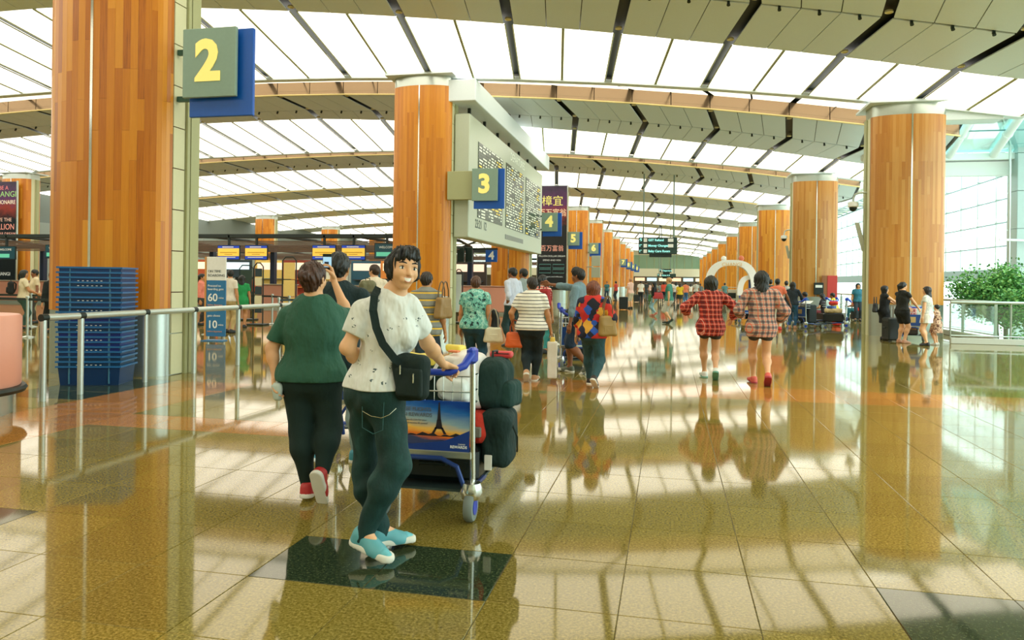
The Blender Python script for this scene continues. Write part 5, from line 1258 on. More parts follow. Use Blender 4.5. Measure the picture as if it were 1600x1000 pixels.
def backpack(label, loc, rz, size, c, c2=None, res=.012):
    t = thing('backpack', label, 'backpack', loc, rz); w_, d_, h_ = size; m = cloth(c)
    soft('body', size, m, t, min(size) * .42, .004, -.08, (0, 0, h_ / 2), res)
    soft('front_pocket', (w_ * .74, d_ * .4, h_ * .5), cloth(c2 or c), t, .04, .003, -.05, (0, -d_ * .5, h_ * .33), res, 3)
    MB().tube([(-w_ * .28, -d_ * .42, h_ * .62), (-w_ * .3, -d_ * .36, h_ * .82), (0, -d_ * .3, h_ * .95), (w_ * .3, -d_ * .36, h_ * .82), (w_ * .28, -d_ * .42, h_ * .62)], .006, 5).build('zip', BLACK, t)
    MB().tube([(-.04, .0, h_ - .02), (-.035, .0, h_ + .04), (.035, 0, h_ + .04), (.04, 0, h_ - .02)], .009, 6).build('top_loop', BLACK, t, True)
    for sx in (-1, 1): MB().tube([(sx * w_ * .25, d_ * .42, h_ * .95), (sx * w_ * .32, d_ * .75, h_ * .8), (sx * w_ * .34, d_ * .7, h_ * .4), (sx * w_ * .3, d_ * .42, h_ * .1)], .014, 6).build('shoulder_strap', m, t, True)
    return t
# ------------------------------------------------------------ the smiling man in white, built from the joints seen in the photo
camR, camF = Vector((_c, _s, 0)), Vector((-_s, _c, 0))
HM = 1.68
def local(j, base):
    for k in j:
        if k[:2] not in ('tf', 'pf', 'hf', 'hu', 'td'): j[k] = A3(j[k]) - A3(base)
        else: j[k] = A3(j[k])
    return j
b0 = at(590, 858)
GRIP = aty(711, 580, 4.335); GRIP.z = .95
j = dict(P=J(588, 603, 4.07), C=J(606, 525, 4.03), N=J(611, 470, 4.02), H=J(630, 421, 3.97), shL=J(567, 488, 4.0), shR=J(638, 479, 4.03), elL=J(543, 543, 3.97), wrL=J(572, 577, 4.25), elR=J(668, 536, 4.2), wrR=GRIP + Vector((-.055, -.075, .055)),
         hipR=J(604, 618, 4.03), hipL=J(573, 618, 4.12), knR=J(618, 727, 3.97), anR=J(571, 834, 3.97), knL=J(572, 730, 4.15), anL=J(596, 828, 4.12),
         tf=Vector((.45, .89, 0)), pf=Vector((.62, .78, 0)), hf=camR * .46 - camF * .88 + Vector((0, 0, .02)), hu=Vector((0, 0, 1)) + camR * .12, tdR=J(613, 876, 3.84) - J(552, 843, 3.98), tdL=camR * .8 + camF * .45 - Vector((0, 0, .05)))
BIRD = birdprint()
person('smiling man in a white bird print shirt and dark jeans looking back', b0, 0, HM, local(j, b0),
       dict(m=BIRD, sleeve='short', hem=.522, loose=.014, sl_loose=.013, fr=.64, wr=.009, flare=.034), dict(kind='trousers', m=denim((10, 56, 54)), loose=.022, len=1.035, wr=.009), ('mop', (10, 16, 16)), (94, 168, 178), (232, 182, 138), .0058, .84, False, None, (.3, 1.15), {'R': (camR * .5 + camF * .75 - Vector((0, 0, .3)), Vector((0, 0, -1)) - camF * .25)}, True, (226, 228, 214))
man = [o for o in bpy.data.objects if o.name.startswith('person')][0]
hs = .136 * HM; hf = Vector(unit(j['hf'])); hu = Vector(unit(j['hu'])); hr_ = hf.cross(hu); hu = hr_.cross(hf)
HP = lambda x, y, z: Vector(j['H']) + (hr_ * x + hf * y + hu * z) * hs
def arcpts(w_, y, z, dip, n=9): return [HP(w_ * (2 * i / (n - 1) - 1), y - .09 * (2 * i / (n - 1) - 1) ** 2, z + dip * (2 * i / (n - 1) - 1) ** 2) for i in range(n)]
lips = M((204, 132, 108), .45, name='lip_pink')
MB().tube(arcpts(.165, .41, -.212, .055), [.0014, .002, .0024, .0027, .0024, .0027, .0024, .002, .0014], 8).build('upper_lip', lips, man, True)
MB().tube(arcpts(.15, .405, -.305, .135), [.0014, .0024, .0032, .0037, .0039, .0037, .0032, .0024, .0014], 8).build('lower_lip', lips, man, True)
tb = MB(); a, b = arcpts(.155, .405, -.216, .055, 11), arcpts(.14, .402, -.3, .128, 11)
for i in range(10): tb.add([a[i], a[i + 1], b[i + 1], b[i]], [(0, 1, 2, 3)]); tb.add([v + hf * .004 for v in (a[i], a[i + 1], b[i + 1], b[i])], [(3, 2, 1, 0)])
tb.build('teeth', M((246, 244, 236), .25, name='teeth_white'), man)
MB().tube([J(566, 642, 3.9) - b0, J(580, 650, 3.89) - b0, J(596, 653, 3.88) - b0, J(608, 648, 3.88) - b0, J(619, 638, 3.9) - b0], .003, 6).build('wallet_chain', CHROME, man, True)
pk = [J(566, 622, 3.925) - b0, J(600, 628, 3.9) - b0, J(598, 672, 3.895) - b0, J(583, 678, 3.89) - b0, J(566, 668, 3.91) - b0]
MB().tube(pk + [pk[0]], .0025, 5).build('pocket_seam', denim((44, 92, 92)), man)
# black shoulder bag with its strap across his back
sbp = J(643, 592, 3.93); t = thing('shoulder_bag', 'black shoulder bag hanging on the smiling man with a broad strap', 'bag', sbp - Vector((0, 0, .14)), R(-12))
NY = cloth((8, 34, 32), .3)
soft('body', (.21, .11, .25), NY, t, .05, .004, .05, (0, 0, .15), .009)
soft('flap', (.16, .03, .15), NY, t, .014, .003, 0, (.02, -.06, .13), .007, 4)
for x, z in ((-.02, .2), (.06, .16)): MB().rbox(x - .004, -.085, z - .03, x + .004, -.075, z + .02, .002).build('zip_pull', CHROME, t)
mw = t.matrix_world if False else Matrix.Translation(t.location) @ Matrix.Rotation(R(-12), 4, 'Z'); iv = mw.inverted()
sp_ = [J(592, 449, 3.99), J(585, 462, 3.915), J(583, 485, 3.86), J(588, 512, 3.85), J(598, 537, 3.85), J(616, 560, 3.86), J(632, 572, 3.9)]
sm_ = MB(); w2 = []
for i, p in enumerate(sp_):
    d = (sp_[min(i + 1, 6)] - sp_[max(i - 1, 0)]).normalized(); n_ = -(p - EYEV).normalized(); s = d.cross(n_).normalized() * .021; w2.append([iv @ (p + s), iv @ (p - s), iv @ (p - s - n_ * .006), iv @ (p + s - n_ * .006)])
for a, b in zip(w2[:-1], w2[1:]): sm_.add(a + b, [(0, 1, 5, 4), (1, 2, 6, 5), (2, 3, 7, 6), (3, 0, 4, 7)])
sm_.build('strap', NY, t, True)
MB().rbox(-.1, -.02, .27, -.05, .0, .285, .003).build('buckle', CHROME, t)
# his trolley and its load
TL = Vector((-1.49, 4.5, 0))
trolley('luggage trolley with blue handle and tower advert pushed by the smiling man', TL, R(0), True)
def on(x, y, z): return TL + Vector((x, y, z))
suitcase('large black suitcase lying low on the smiling man\'s trolley', on(0, .36, .165), 0, (.6, .5, .27), (8, 26, 26), False)
t = thing('duffel_bag', 'red duffel bag strapped behind the advert on the front trolley', 'bag', on(.14, .36, .44), 0); soft('body', (.42, .42, .2), cloth((206, 58, 42)), t, .07, .006, 0, (0, 0, .1)); MB().rbox(-.12, -.225, .05, .17, -.2, .12, .008).build('grey_band', M((130, 130, 120), .6, name='band_grey'), t)
backpack('black backpack on top right of the smiling man\'s load', on(.33, .42, .63), R(80), (.3, .24, .36), (14, 50, 46), (18, 58, 54))
t = thing('soft_bag', 'black soft bag hanging at the right side of the front trolley', 'bag', on(.39, .34, .28), 0); soft('body', (.2, .34, .38), cloth((12, 44, 42)), t, .07, .008, .05, (0, 0, .19)); MB().tube([(.1, -.1, .3), (.13, -.05, .2), (.11, .05, .08)], .006, 5).build('strap', BLACK, t); MB().rbox(-.06, -.185, .0, -.01, -.175, .1, .003).build('luggage_tag', WHITE, t)
t = thing('carrier_bag', 'dark green carrier bag with pale handles on top of the front trolley', 'bag', on(-.1, .28, .63), R(-8)); soft('body', (.4, .32, .33), cloth((10, 46, 40)), t, .05, .012, -.08, (0, 0, .165), .01); soft('yellow_top', (.3, .2, .09), M((226, 206, 84), .5, name='bag_yellow'), t, .03, .014, 0, (-.03, -.05, .34), .009)
MB().tube([(-.17, -.15, .3), (-.13, -.19, .2), (-.02, -.19, .16), (.1, -.17, .24), (.15, -.13, .36)], .013, 6).build('handle', M((226, 226, 214), .5, name='handle_pale'), t, True)
MB().tube([(.0, -.17, .02), (.02, -.18, .18), (.06, -.16, .33)], .02, 6).build('pale_strip', M((206, 206, 190), .5, name='strip_pale'), t, True)
t = thing('paper_bag', 'crumpled white bag with an orange mark leaning on the front trolley load', 'bag', on(.13, .33, .66), R(-20)); soft('body', (.26, .3, .36), M((228, 226, 222), .45, name='bag_white'), t, .045, .02, -.16, (0, 0, .18), .009, 7); soft('orange_mark', (.08, .05, .016), M((226, 130, 80), .5, name='bag_orange'), t, .007, .002, 0, (-.03, -.06, .372), .006); soft('yellow_fold', (.12, .1, .05), M((236, 214, 90), .5, name='bag_yellow'), t, .015, .008, 0, (-.1, .06, .38), .008)
t = thing('plastic_bag', 'crumpled white plastic bag in the wire basket of the front trolley', 'bag', on(.13, .11, .725), 0); soft('body', (.22, .13, .15), M((222, 230, 226), .25, name='plastic_white'), t, .05, .016, -.1, (0, 0, .075), .008); soft('knot', (.07, .05, .09), M((222, 230, 226), .25, name='plastic_white'), t, .02, .008, -.2, (-.03, 0, .17), .007)
t = thing('red_pouch', 'small red pouch lying on the black backpack of the front trolley', 'pouch', on(.36, .5, 1.0), 0); soft('body', (.16, .1, .05), M((204, 60, 62), .5, name='pouch_red'), t, .02, .003); MB().tube([(-.06, -.05, .01), (.06, -.05, .01)], .003, 4).build('zip', BLACK, t)
# ------------------------------------------------------------ woman in the green tee taking a picture
b0 = at(490, 772); HG = 1.62
j = dict(P=J(487, 586, 5.1), C=J(489, 520, 5.08), N=J(490, 477, 5.08), H=J(490, 437, 5.06), shL=J(451, 492, 5.1), shR=J(525, 490, 5.12), elL=J(425, 545, 5.1), wrL=J(429, 585, 5.04), elR=J(545, 497, 5.36), wrR=J(523, 442, 5.42),
         hipL=J(466, 596, 5.1), hipR=J(509, 596, 5.1), knL=J(471, 675, 5.07), anL=J(481, 757, 5.06), knR=J(516, 668, 5.08), anR=J(503, 742, 4.96), tf=Vector((-.1, 1, 0)), pf=Vector((-.1, 1, 0)), hf=camF * .95 + camR * .25 + Vector((0, 0, .05)), hu=Vector((0, 0, 1)) - camR * .05, tdL=camF - Vector((0, 0, .02)) - camR * .1, tdR=J(512, 782, 5.04) - J(503, 744, 4.955))
person('woman in a dark green tee and black leggings raising a phone, hair in a bun', b0, 0, HG, local(j, b0), dict(m=cloth((44, 92, 74)), sleeve='short', hem=.505, loose=.012, sl_loose=.012, fr=.78, wr=.006, flare=.022), dict(kind='trousers', m=cloth((8, 38, 34), .2), loose=.002, len=.97, wr=.002), ('bun', (62, 36, 24)), (184, 44, 46), FAIR, .0072, 1.2, True, None, (.5, .8), {'R': (Vector((0, 0, 1)) - camR * .3, camF * -.4 - camR * .7)}, False)
ph = thing('smartphone', 'black phone held up by the woman in green, its screen lit', 'phone', J(511.5, 409, 5.4), R(14)); MB().rbox(-.034, -.005, -.058, .034, .005, .058, .004).build('body', BLACK, ph); MB().box(-.03, -.0065, -.04, .03, -.005, .035).build('screen', M((150, 190, 220), .2, emit=.8, name='phone_screen'), ph); MB().box(-.02, -.0075, -.03, .012, -.006, .0).build('picture', M((40, 60, 80), .3, name='phone_picture'), ph)
t = thing('plastic_bag', 'clear crumpled bag in the left hand of the woman in green', 'bag', J(434, 612, 5.0), 0); soft('body', (.07, .06, .13), M((190, 206, 200), .2, name='plastic_clear'), t, .025, .01, .1, (0, 0, 0), .008)
MB().tube([(-.005, 0, .06), (0, 0, .1)], .012, 6).build('neck', M((190, 206, 200), .2, name='plastic_clear'), t)
# ------------------------------------------------------------ generic figures
T_ = lambda m, sleeve='short', hem=.50, **k: dict(m=m, sleeve=sleeve, hem=hem, **k)
TR = lambda c, kind='trousers', ln=.97, loose=.006, dn=False, **k: dict(kind=kind, m=denim(c) if dn else cloth(c), len=ln, loose=loose, **k)
BLK = (16, 20, 20)
def fig(label, px, feet, H, rz, top, bottom, hair=('short', BLK), shoes=(40, 46, 48), sk=TAN, res=None, fat=1., fem=False, group=None, hcurl=(.4, .4), face=None, p=None, **sk_):
    p = p or at(px, feet); d = math.hypot(p.x, p.y)
    j = skel(H / H, **sk_)
    for k in j:
        if k[:2] not in ('tf', 'pf', 'hf', 'hu', 'td'): j[k] = j[k] * H
    res = res or min(max(d * .00088, .0095), .024)
    if fem and 'sw' not in sk_: pass
    return person(label, (p.x, p.y, 0), R(rz), H, j, top, bottom, hair, shoes, sk, res, fat, fem, group, hcurl, None, bool(face))
WALK = dict(stride=.3)
fig('man in a dark navy shirt and pale jeans behind the woman in green', 524, 732, 1.74, 8, T_(cloth((18, 44, 48)), 'short', .47, loose=.014), TR((150, 176, 180), dn=True, loose=.01), ('short', BLK), (64, 150, 172), res=.0095, stride=.3, lead=1, hands={'R': (.2, .2, .58), 'L': (-.2, .2, .58)})
trolley('trolley with a plain blue panel ahead of the man in navy', Vector((-2.62, 6.2, 0)), R(6))
fig('man in a cream shirt wearing a grey green backpack, seen past the white shirt', 583, 560, 1.8, 30, T_(cloth((226, 214, 190))), TR((52, 58, 60)), ('short', (52, 36, 24)), look=.7, sk=FAIR)
pp = at(583, 560); backpack('grey green backpack worn by the man in the cream shirt', (pp.x - .02, pp.y - .26, 1.0), R(30), (.34, .2, .5), (112, 112, 84), (66, 66, 50))
fig('woman in a grey shirt with yellow stripes carrying a brown tote', 664, 606, 1.64, -4, T_(stripes('grey_yellow_stripe', (142, 146, 140), (236, 196, 74), .098, .62, (110, 116, 114)), 'short', .46, loose=.014), TR((44, 66, 84), dn=True), ('short', (30, 24, 20)), fem=True, fat=1.1, stride=.2)
pp = at(664, 606); handbag('brown patterned tote hanging from the shoulder of the striped shirt woman', (pp.x + .26, pp.y - .02, .98), R(80), (.34, .12, .3), (146, 116, 66), .24, .1, 'tote', 'tote_bag')
fig('woman in a teal floral blouse and jeans left of the two men', 741, 590, 1.6, 4, T_(floral('teal_floral', [(0, (26, 50, 52)), (.42, (110, 184, 170)), (.55, (170, 220, 204)), (.66, (36, 64, 64))], 16), 'short', .49, loose=.012, fr=.5), TR((26, 74, 92), dn=True), ('short', (74, 46, 30)), fem=True, fat=1.15, stride=.18, lead=-1, look=.25)
pp = at(741, 590); handbag('white leather handbag carried beside the teal blouse woman', (pp.x + .3, pp.y - .02, .56), R(10), (.28, .13, .24), (222, 218, 190), .3, .08)
t = thing('jacket', 'dark jacket folded over the arm of the teal blouse woman', 'jacket', (pp.x + .27, pp.y + .12, .78), 0); soft('fabric', (.16, .3, .34), cloth((28, 36, 40)), t, .06, .014, -.1, (0, 0, .1)); soft('collar', (.1, .12, .06), cloth((20, 26, 30)), t, .02, .006, 0, (0, 0, .26))
fig('man in a pale blue shirt and dark trousers standing with his back to the desk', 800, 541, 1.84, 60, T_(cloth((206, 214, 232)), 'elbow', .52), TR((30, 58, 58), loose=.012), sk=BROWN, hands={'L': (-.1, .0, .52), 'R': (.13, .06, .52)}, look=.2)
fig('man in a grey shirt beside the pale blue shirt man', 817, 536, 1.84, 65, T_(cloth((146, 160, 160)), 'short', .5), TR((44, 58, 62)), sk=BROWN, look=.1)
fig('woman in a white tee with black stripes and dark jeans carrying an orange handbag', 829, 596, 1.59, 3, T_(stripes('white_black_stripe', (240, 238, 226), (30, 36, 38), .052, .8), 'short', .50, loose=.014, fr=.66), TR((14, 36, 40), loose=.002, dn=True), ('short', (34, 28, 24)), (196, 150, 110), fem=True, fat=1.2, stride=.14, look=.5, hands={'L': (-.19, .08, .54), 'R': (.19, .03, .46)}, stance=.03)
pp = at(829, 596); handbag('orange leather handbag hanging from the arm of the striped tee woman', (pp.x - .27, pp.y + .06, .5), R(8), (.27, .14, .24), (226, 104, 48), .2, .07)
t = thing('shopping_bag', 'tall white shopping bag in the right hand of the striped tee woman', 'bag', (pp.x + .32, pp.y + .05, .05), R(8)); soft('body', (.15, .09, .56), M((234, 232, 222), .4, name='paper_white'), t, .02, .003, .04, (0, 0, .28)); soft('yellow_content', (.08, .05, .1), M((240, 208, 96), .5, name='paper_yellow'), t, .02, .005, -.1, (0, 0, .58)); MB().tube([(-.04, 0, .55), (-.02, 0, .68), (.02, 0, .68), (.04, 0, .55)], .006, 5).build('handle', WHITE, t)
fig('woman in a red and white striped shirt wearing a red backpack', 846, 552, 1.66, -30, T_(stripes('red_white_stripe', (214, 90, 80), (236, 214, 200), .05, .55), 'short', .5), TR((60, 150, 150)), ('pony', BLK), fem=True)
pp = at(846, 552); backpack('dark red backpack on the back of the striped shirt woman', (pp.x + .1, pp.y - .24, 1.0), R(-30), (.26, .16, .38), (160, 44, 44))
fig('man in a grey blue shirt and navy shorts pointing left with an outstretched arm', 903, 583, 1.76, 78, T_(cloth((112, 140, 150)), 'long', .50, fr=.5, loose=.012), TR((34, 56, 80), 'shorts', .46, loose=.014), ('quiff', BLK), (92, 100, 84), BROWN, stride=.2, hands={'R': (.08, .36, .84), 'L': (-.17, .03, .44)}, look=-.1, face=True)
trolley('trolley with a blue panel pushed by the pointing man', Vector((-1.55, 12.75, 0)), R(22))
pp = Vector((-1.62, 13.1, .17)); suitcase('black suitcase on the trolley of the pointing man', pp, R(22), (.46, .34, .5), (24, 34, 34), False); backpack('black and red backpack on top of the pointing man\'s trolley', pp + Vector((-.04, .02, .52)), R(22), (.34, .22, .36), (30, 40, 34), (220, 96, 50))
fig('woman in a multicoloured patch blouse and slate trousers', 925, 603, 1.55, -6, T_(patches('colour_block', [(196, 38, 40), (24, 26, 40), (222, 164, 56), (40, 86, 184), (206, 52, 40), (30, 36, 60)], 9.), 'elbow', .47, loose=.022, fr=.9), TR((40, 78, 84), loose=.012), ('bob', (112, 58, 34)), (40, 34, 30), FAIR, fem=True, fat=1.1, stride=.3, lead=-1, hands={'R': (.17, .1, .56), 'L': (-.17, .05, .47)})
pp = at(925, 603); handbag('olive leather handbag on the right shoulder of the colourful blouse woman', (pp.x + .22, pp.y - .1, .74), R(25), (.26, .13, .3), (156, 126, 66), .3, .07)
trolley('trolley with a pale blue handle ahead of the striped tee woman', Vector((-1.95, 15.2, 0)), R(-10)); suitcase('slate suitcase on the trolley ahead of the striped tee woman', (-1.9, 15.6, .17), R(-10), (.44, .3, .6), (52, 88, 110), False)
# far middle
fig('man in a pink shirt and pale shorts standing by a black suitcase', 985, 482, 1.84, 50, T_(cloth((238, 196, 180))), TR((206, 196, 170), 'shorts', .5, loose=.014), ('short', (180, 130, 90)), sk=FAIR, hands={'R': (.1, .22, .68)})
suitcase('upright black suitcase beside the man in the pink shirt', at(974, 484), R(10), (.5, .32, .75), (16, 22, 24))
fig('woman in a black top and pale jeans with a red bag', 1022, 494, 1.62, 75, T_(cloth((26, 28, 30)), 'elbow', .54), TR((150, 190, 200), dn=True, loose=.0), ('long', BLK), (200, 120, 100), FAIR, fem=True, stride=.1)
pp = at(1022, 494); handbag('flat red bag held by the woman in the black top', (pp.x + .18, pp.y - .2, .82), R(10), (.44, .1, .3), (192, 58, 62), .16, .1, res=.02)
fig('man in a teal tee and grey shorts in the middle of the hall', 1045, 506, 1.76, 80, T_(cloth((64, 136, 120))), TR((190, 192, 180), 'shorts', .48, loose=.016), ('short', (176, 132, 84)), (28, 50, 40), FAIR, stride=.08, face=True)
fig('woman in a yellow top and dark skirt walking away far down the hall', 1062, 479, 1.62, 0, T_(cloth((244, 206, 50))), TR((50, 62, 60), 'skirt', .33), ('long', (60, 40, 26)), fem=True, stride=.2)
crowd = [(948, 468, (60, 120, 130), (40, 60, 80)), (962, 470, (200, 70, 60), (50, 60, 70)), (1001, 474, (230, 226, 214), (40, 50, 60)), (1009, 470, (60, 66, 70), (90, 110, 120)), (1014, 466, (236, 200, 190), (50, 60, 60)), (1031, 470, (140, 150, 150), (60, 70, 80)), (1037, 472, (226, 90, 70), (40, 56, 76)), (1050, 467, (240, 240, 230), (60, 60, 64)), (1056, 472, (230, 236, 240), (50, 70, 90)), (1071, 474, (226, 130, 90), (60, 110, 160)), (1079, 468, (240, 236, 226), (150, 140, 120)), (1087, 472, (200, 200, 190), (30, 40, 50)), (1094, 470, (110, 120, 124), (40, 46, 56)), (1132, 474, (90, 130, 130), (60, 60, 60)), (1002, 463, (120, 60, 60), (60, 60, 70)), (1024, 463, (200, 196, 150), (60, 70, 60)), (1064, 464, (90, 110, 140), (60, 60, 60)), (1042, 463, (210, 160, 140), (60, 60, 60))]
CN = ['teal', 'red', 'ivory', 'charcoal', 'blush', 'grey', 'coral', 'white', 'pale blue', 'orange', 'cream', 'light grey', 'slate', 'sea green', 'maroon', 'khaki', 'steel blue', 'peach']
rn = random.Random(5)
for i, (px, ft, c, c2) in enumerate(crowd):
    fem = i % 2 == 0
    fig('distant traveller in a %s top far down the hall' % CN[i], px, ft, rn.uniform(1.58, 1.78), rn.choice((0, 10, 170, -20, 60)), T_(cloth(c)), TR(c2, loose=.008), (rn.choice(('long', 'bob', 'pony')) if fem else 'short', (24, 22, 22)), fem=fem, stride=rn.choice((0, .2, .3)), res=.026, group='distant travellers down the hall')
for px, ft, c, lb in ((1017, 472, (70, 120, 70), 'green suitcase standing among the distant travellers'), (994, 472, (40, 50, 50), 'dark suitcase left of the distant travellers')):
    suitcase(lb, at(px, ft), 0, (.42, .3, .62), c)
# the two girls in plaid shirts
def girl(label, px, ft, H, rz, mat, hair, shoe, solec, hands, lead, pl=None):
    p = at(px, ft); j = skel(1., stride=.26, lead=lead, hands=hands, stance=.035, poles=pl or {'L': (-1, -.6, -.3), 'R': (1, -.6, -.3)})
    for k in j:
        if k[:2] not in ('tf', 'pf', 'hf', 'hu', 'td'): j[k] = j[k] * H
    person(label, (p.x, p.y, 0), R(rz), H, j, T_(mat, 'long', .43, loose=.024, long=True, flare=.03, sl_loose=.016, fr=.74, wr=.009), TR((60, 60, 60), 'shorts', .14), hair, shoe, FAIR, .0095, .92, True, None, (.5, .5), None, False, solec)
girl('girl in a loose red plaid shirt with shoulder length black hair', 1109, 592, 1.66, 4, plaid('red_plaid', (206, 64, 48), (64, 24, 30), (236, 170, 150), .075), ('bob', (24, 28, 22)), (228, 232, 226), (110, 170, 150), {'L': (-.2, .14, .62), 'R': (.22, .1, .58)}, -1)
girl('girl in a loose dark blue and orange plaid shirt with long black hair', 1188, 601, 1.74, 4, plaid('navy_plaid', (206, 178, 160), (22, 34, 60), (226, 106, 70), .085), ('long', (16, 22, 20)), (214, 96, 82), (168, 50, 62), {'L': (-.15, .14, .6), 'R': (.165, .08, .55)}, -1, {'L': (-.6, -1, -.2), 'R': (.6, -1, -.2)})
# right middle group
fig('man in an orange shirt and white trousers right of the plaid girls', 1214, 515, 1.74, -12, T_(cloth((238, 128, 96))), TR((226, 222, 206), loose=.006), sk=BROWN, shoes=(214, 60, 50), hands={'R': (.24, .04, .5)})
fig('woman with very long black hair in a dark top and jeans', 1238, 513, 1.64, -20, T_(cloth((34, 48, 58)), 'long', .5), TR((44, 92, 130), dn=True), ('long', BLK), (190, 140, 110), fem=True, hands={'R': (.15, .2, .6)})
fig('man in a checked shirt standing behind the long haired woman', 1228, 500, 1.72, -10, T_(plaid('grey_check', (200, 196, 180), (90, 96, 100), (230, 230, 220), .08)), TR((60, 70, 70)), sk=BROWN)
fig('man in a dark shirt half hidden behind the orange shirt man', 1203, 503, 1.76, 0, T_(cloth((60, 66, 60))), TR((50, 56, 60)))
SITL = {'L': ((-.06, .22, .045), (-.1, 1, 0)), 'R': ((.06, .2, .045), (.1, 1, 0))}
SITH = {'L': (-.08, .2, .36), 'R': (.08, .2, .36)}
def seat_case(px, ft, rz, c, lb):
    p = at(px, ft); suitcase(lb, (p.x, p.y, 0), R(rz), (.5, .36, .40), c, False); return p
p = seat_case(1262, 506, 60, (30, 44, 50), 'dark low suitcase under the seated man in blue'); fig('man in a blue shirt sitting bent forward on luggage', 0, 0, 1.72, 60, T_(cloth((30, 84, 116)), hem=.5), TR((40, 46, 50)), sk=BROWN, p=p, sit=1, legs=SITL, hands={'L': (-.05, .26, .4), 'R': (.05, .26, .42)}, lean=.08)
p = seat_case(1287, 504, 40, (60, 50, 46), 'brown low suitcase under the seated woman in black'); fig('woman in a black top sitting and looking at her lap', 0, 0, 1.62, 60, T_(cloth((30, 30, 36))), TR((140, 70, 80)), ('long', BLK), fem=True, p=p, sit=1, legs=SITL, hands=SITH, lean=.05, nod=-.3)
p = seat_case(1305, 502, 30, (60, 60, 50), 'low olive suitcase under the seated traveller in yellow'); fig('traveller in a yellow and black top sitting between trolleys', 0, 0, 1.66, 70, T_(cloth((226, 196, 60))), TR((30, 36, 40)), sk=BROWN, p=p, sit=1, legs=SITL, hands=SITH, lean=.08, shoes=(40, 90, 170))
p = seat_case(1338, 500, 100, (50, 56, 60), 'grey low suitcase under the seated man in red'); fig('man in a red shirt sitting by the broad column', 0, 0, 1.7, 90, T_(cloth((222, 64, 50))), TR((40, 110, 120)), sk=BROWN, p=p, sit=1, legs=SITL, hands=SITH, lean=.06)
fig('woman in a teal shirt standing beyond the seated travellers at the railing', 0, 0, 1.66, 180, T_(cloth((44, 110, 130))), TR((50, 60, 70)), ('bob', (20, 40, 50)), fem=True, p=Vector((8.1, 35.0, 0)))
tp = at(1322, 512); trolley('loaded trolley with a blue handle left of the broad column', (tp.x, tp.y, 0), R(75)); suitcase('long black case lying on the trolley left of the broad column', (tp.x - .42, tp.y + .1, .17), R(75), (.5, .7, .34), (20, 26, 26), False)
t = thing('duffel_bag', 'cream and blue duffel on the trolley left of the broad column', 'bag', (tp.x - .42, tp.y + .1, .53), R(75)); soft('body', (.5, .6, .16), cloth((196, 176, 130)), t, .06, .01, 0, (0, 0, .08), .02); soft('blue_roll', (.46, .2, .12), cloth((60, 90, 150)), t, .05, .01, 0, (0, .1, .2), .02)
t = thing('duffel_bag', 'red duffel on top of the pile left of the broad column', 'bag', (tp.x - .42, tp.y + .1, .82), R(75)); soft('body', (.44, .3, .14), cloth((214, 60, 50)), t, .05, .008, 0, (0, 0, .07), .02); MB().tube([(-.1, 0, .13), (0, 0, .2), (.1, 0, .13)], .01, 5).build('handle', BLACK, t)
tp = at(1298, 508); trolley('empty trolley in front of the seated travellers', (tp.x, tp.y, 0), R(40)); backpack('small red backpack standing on the floor by the trolleys', at(1307, 509), R(20), (.3, .2, .42), (206, 50, 44), res=.02)
tp = at(1250, 513); trolley('trolley with dark luggage beside the long haired woman', (tp.x, tp.y, 0), R(-60)); suitcase('tall dark suitcase on the trolley beside the long haired woman', (tp.x + .3, tp.y + .2, .17), R(-60), (.5, .36, .68), (22, 34, 38), False)
t = thing('newspaper', 'white folded paper on the tall dark suitcase by the long haired woman', 'paper', (tp.x + .25, tp.y + .1, .87), R(-40)); MB().slab([(-.16, -.1, 0), (.16, -.1, 0), (.16, .12, .1), (-.16, .12, .1)], .012).build('sheet', WHITE, t); MB().slab([(-.15, -.09, .014), (.15, -.09, .014), (.15, .02, .064), (-.15, .02, .064)], .002).build('print', M((150, 150, 150), .6, name='newsprint'), t)
tp = at(1222, 508); trolley('trolley between the orange shirt man and the long haired woman', (tp.x, tp.y, 0), R(-50)); suitcase('black suitcase on the trolley behind the orange shirt man', (tp.x + .3, tp.y + .24, .17), R(-50), (.44, .32, .5), (26, 34, 34), False)
tp = at(1166, 505); trolley('stroller-like trolley left of the dark plaid girl', (tp.x, tp.y, 0), R(20)); backpack('black bag on the trolley left of the dark plaid girl', (tp.x, tp.y + .35, .17), R(20), (.36, .26, .6), (24, 26, 28), res=.02)
bx = at(1142, 471); t = thing('cart', 'pale cleaning cart standing far off between the plaid girls', 'cart', bx); MB().rbox(-.55, -.3, .12, .55, .3, 1.1, .03).build('body', M((206, 206, 190), .4, name='cart_pale'), t); MB().rbox(-.4, -.34, .3, .4, -.28, .8, .01).build('dark_bag', BLACK, t); MB().tube([(-.5, -.25, 1.1), (-.5, -.3, 1.3), (.5, -.3, 1.3), (.5, -.25, 1.1)], .025, 6).build('handle', STEEL, t)
for sx in (-.4, .4): MB().lathe([(.02, -.03), (.09, -.03), (.09, .03), (.02, .03)], 12, (sx, 0, .09), 'X').build('wheel', BLACK, t)
